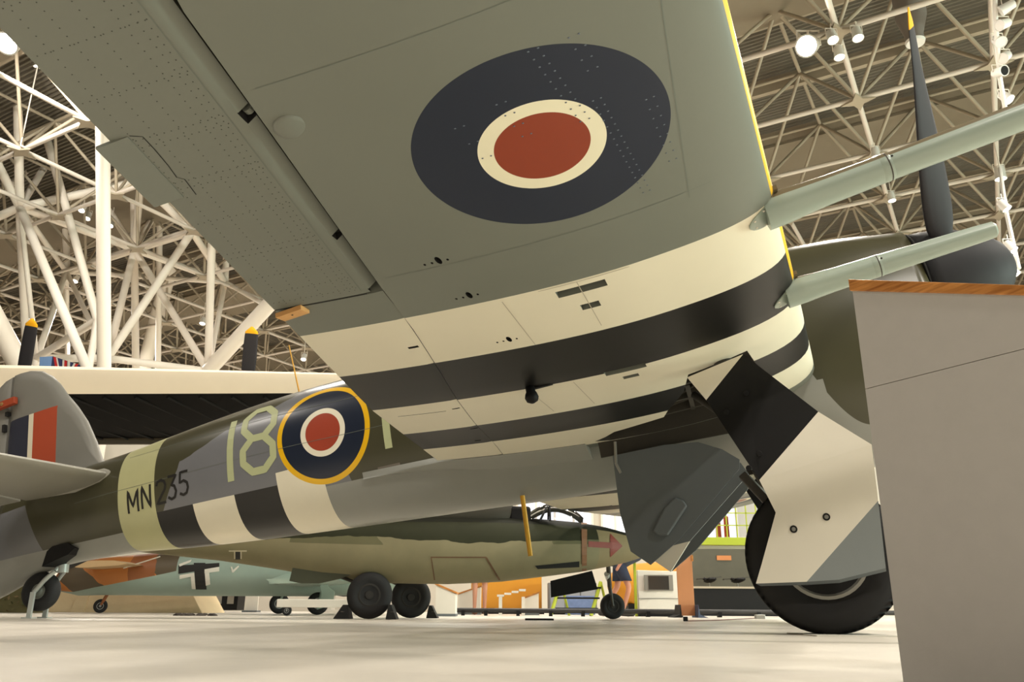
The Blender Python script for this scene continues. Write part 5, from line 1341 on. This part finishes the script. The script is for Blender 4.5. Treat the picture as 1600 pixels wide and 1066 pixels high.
# ================================================================== LAMPS UNDER THE ROOF
m_lampw = mat('lamp_white_housing', rgb(226, 222, 214), .45, var=.03)
m_hot = emit('lamp_face_warm', (1, .93, .78, 1), 22); m_soft = emit('lamp_face_soft', (1, .94, .82, 1), 9); m_vhot = emit('lamp_face_brilliant', (1, .95, .82, 1), 130)
def spot(px, py, d, tilt, az, r, label, m=m_soft, group='spotlights under the roof', up=.5):
    if d < 24 and group == 'spotlights under the roof': d = (HB - .45 - CAMH) / (W(px, py, 1).z - CAMH); up = .45
    p = W(px, py, d); e = empty('spotlight', p, label=label, cat='spotlight', group=group)
    ax = Vector((math.sin(tilt) * math.cos(az), math.sin(tilt) * math.sin(az), -math.cos(tilt)))
    MB().lathe([(-2.6 * r, .35 * r), (-2.4 * r, .8 * r), (-.5 * r, .95 * r), (0, 1.05 * r), (0, .9 * r), (-.1 * r, .88 * r)], (0, 0, 0), ax, 18).build('housing', m_lampw, e, auto=40)
    MB().lathe([(-.14 * r, .86 * r), (-.06 * r, .86 * r)], (0, 0, 0), ax, 18).build('lens', m, e)
    b = ax * (-1.4 * r)
    MB().path([b + Vector((-1.05 * r, 0, 0)), b + Vector((-1.05 * r, 0, 1.6 * r)), b + Vector((1.05 * r, 0, 1.6 * r)), b + Vector((1.05 * r, 0, 0))], r * .09, 6).build('yoke', m_steel, e)
    top = b + Vector((0, 0, 1.6 * r + up))
    if group == 'spotlights under the roof' and d < 24.5:
        top.z = HB - p.z
        g_ = p + top - G0; gi, gj = g_.dot(GA) / MOD, g_.dot(GB) / MOD
        arm = GA * ((round(gi) - gi) * MOD) if abs(round(gi) - gi) < abs(round(gj) - gj) else GB * ((round(gj) - gj) * MOD)
        if arm.length > .02: MB().tube(top, top + arm, .03, n=6).build('arm', m_steel, e)
    MB().tube(b + Vector((0, 0, 1.6 * r)), top, r * .12, n=6).build('stem', m_steel, e)
    return e
spot(1260, 72, 15.5, .95, -2.2, .24, 'brilliant floodlight beside the wing leading edge, brightest of all', m_vhot, up=.3)
fl_l = bpy.data.lights.new('floodlight_light', 'SPOT'); fl_l.energy = 1800; fl_l.spot_size = R(120); fl_l.spot_blend = .6; fl_l.shadow_soft_size = .15; fl_l.color = (1, .9, .74)
fo = bpy.data.objects.new('floodlight_light', fl_l); COL.objects.link(fo); fo.location = W(1260, 72, (HB - .45 - CAMH) / (W(1260, 72, 1).z - CAMH) - .3); fo.rotation_euler = (Vector((1.5, 3.0, 1)) - fo.location).to_track_quat('-Z', 'Y').to_euler()
for (px, py, d, e_, tgt) in ((9, 68, 20.6, 1500, (190, 430, 26)), (57, 104, 20.6, 900, (300, 560, 26))):   # the two lit lamps at the upper left shine on the tower
    ll = bpy.data.lights.new('tower_spotlight_light', 'SPOT'); ll.energy = e_; ll.spot_size = R(130); ll.spot_blend = .8; ll.shadow_soft_size = .25; ll.color = (1, .95, .86)
    lo_ = bpy.data.objects.new('tower_spotlight_light', ll); COL.objects.link(lo_); lo_.location = W(px, py, d) - Vector((0, .5, .25)); lo_.rotation_euler = (W(*tgt) - lo_.location).to_track_quat('-Z', 'Y').to_euler()
for i, (px, py, d, lab) in enumerate(((1302, 63, 19.5, 'small spotlight right of the brilliant floodlight'), (1312, 90, 19.0, 'small downward spotlight under the first grid rod right of the floodlight'), (1341, 60, 19.5, 'small spotlight nearest the propeller tip'),
        (1369, 246, 22.5, 'spotlight peeping over the outer cannon joint'), (1394, 314, 25.5, 'small spotlight left of the propeller blade, between the two cannons'), (1564, 280, 23.0, 'bright round spotlight right of the propeller blade, between the two cannons'),
        (127, 329, 30, 'lit spotlight left of the thick white column'), (136, 342, 31, 'dim spotlight close to the left of the thick white column'), (172, 353, 31, 'lit spotlight close to the right of the thick white column'), (9, 68, 21, 'bright lamp at the far upper left edge'),
        (57, 100, 24, 'lamp half hidden by the aileron edge, upper left'), (117, 440, 34, 'tiny spotlight low left of the thick white column'), (316, 506, 34, 'tiny lamp above the bomber wing between two white struts'), (474, 562, 36, 'tiny lamp just left of the fighter flap corner'))):
    spot(px, py, d, (.3, .1, .2, .0, .1, .0, .5, .3, .4, .6, .3, .4, .3, .4)[i], -1.6, .26 if i == 9 else .16 if i in (5, 10) else .12, lab, m_hot if i in (5, 9, 10, 6) else m_soft, up=.6)
# vertical lighting track with spots, upper right
tk = empty('lighting_track', W(1556, 0, 16), label='white hanging lighting track at the right edge', cat='track')
MB().path([W(1553, -60, 16) - tk.location, W(1556, 40, 16.4) - tk.location, W(1562, 120, 17) - tk.location, W(1574, 192, 17.6) - tk.location], .045, 8).build('rail', m_lampw, tk)
for q in ((1553, -60, 16), (1562, 120, 17)):
    MB().tube(W(*q) - tk.location, W(*q) - tk.location + Vector((0, 0, 1.0)), .02, n=6).build('hanger', m_steel, tk)
for (px, py, d, t_, a_, lab, m) in ((1563, 18, 16.2, 1.2, 2.6, 'topmost white spotlight on the hanging track', m_lampw), (1561, 40, 16.3, 1.1, 3.4, 'second white spotlight from the top of the hanging track', m_lampw), (1565, 66, 16.5, .7, -1.6, 'third spotlight on the hanging track', m_lampw),
        (1566, 92, 16.7, .9, 3.6, 'fourth spotlight on the hanging track', m_lampw), (1570, 110, 16.8, 1.2, -1.3, 'black faced spotlight on the hanging track', m_blackhole), (1578, 156, 17.4, .6, -.9, 'lit spotlight at the foot of the hanging track', m_hot)):
    spot(px, py, d, t_, a_, .11, lab, m, 'spotlights on the hanging track', up=.12)
tk2 = empty('lighting_track', W(1572, 300, 21), label='white track rod right of the spinner with three spotlights', cat='track')
MB().path([W(1562, 262, 22) - tk2.location, W(1572, 330, 21) - tk2.location, W(1592, 420, 20) - tk2.location], .05, 8).build('rail', m_lampw, tk2)
MB().tube(W(1562, 262, 22) - tk2.location, W(1562, 262, 22) - tk2.location + Vector((0, 0, 1.2)), .02, n=6).build('hanger', m_steel, tk2)
for (px, py, d, lab, m) in ((1574, 327, 21, 'lit spotlight at the middle of the rod right of the spinner', m_hot), (1584, 392, 20.3, 'lit spotlight low on the rod beside the spinner tip', m_hot), (1588, 430, 20, 'lowest spotlight cluster over the lectern edge', m_soft)):
    spot(px, py, d, .5, -.6, .12, lab, m, 'spotlights on the rod by the spinner', up=.12)
# grey roof ventilator cone near the propeller tip
vc = empty('roof_ventilator', W(1430, 66, 19), label='grey cone roof ventilator with a pale ring behind the propeller tip', cat='ventilator')
MB().lathe([(0, .20), (.2, .20), (.7, .34), (1.6, .34)], (0, 0, 0), (0, 0, 1), 20).build('cone', mat('ventilator_grey', rgb(120, 112, 104), .6), vc, auto=40)
MB().lathe([(-.04, .12), (-.04, .20), (.02, .22), (.04, .20)], (0, 0, 0), (0, 0, 1), 24).build('ring', m_lampw, vc, auto=40)
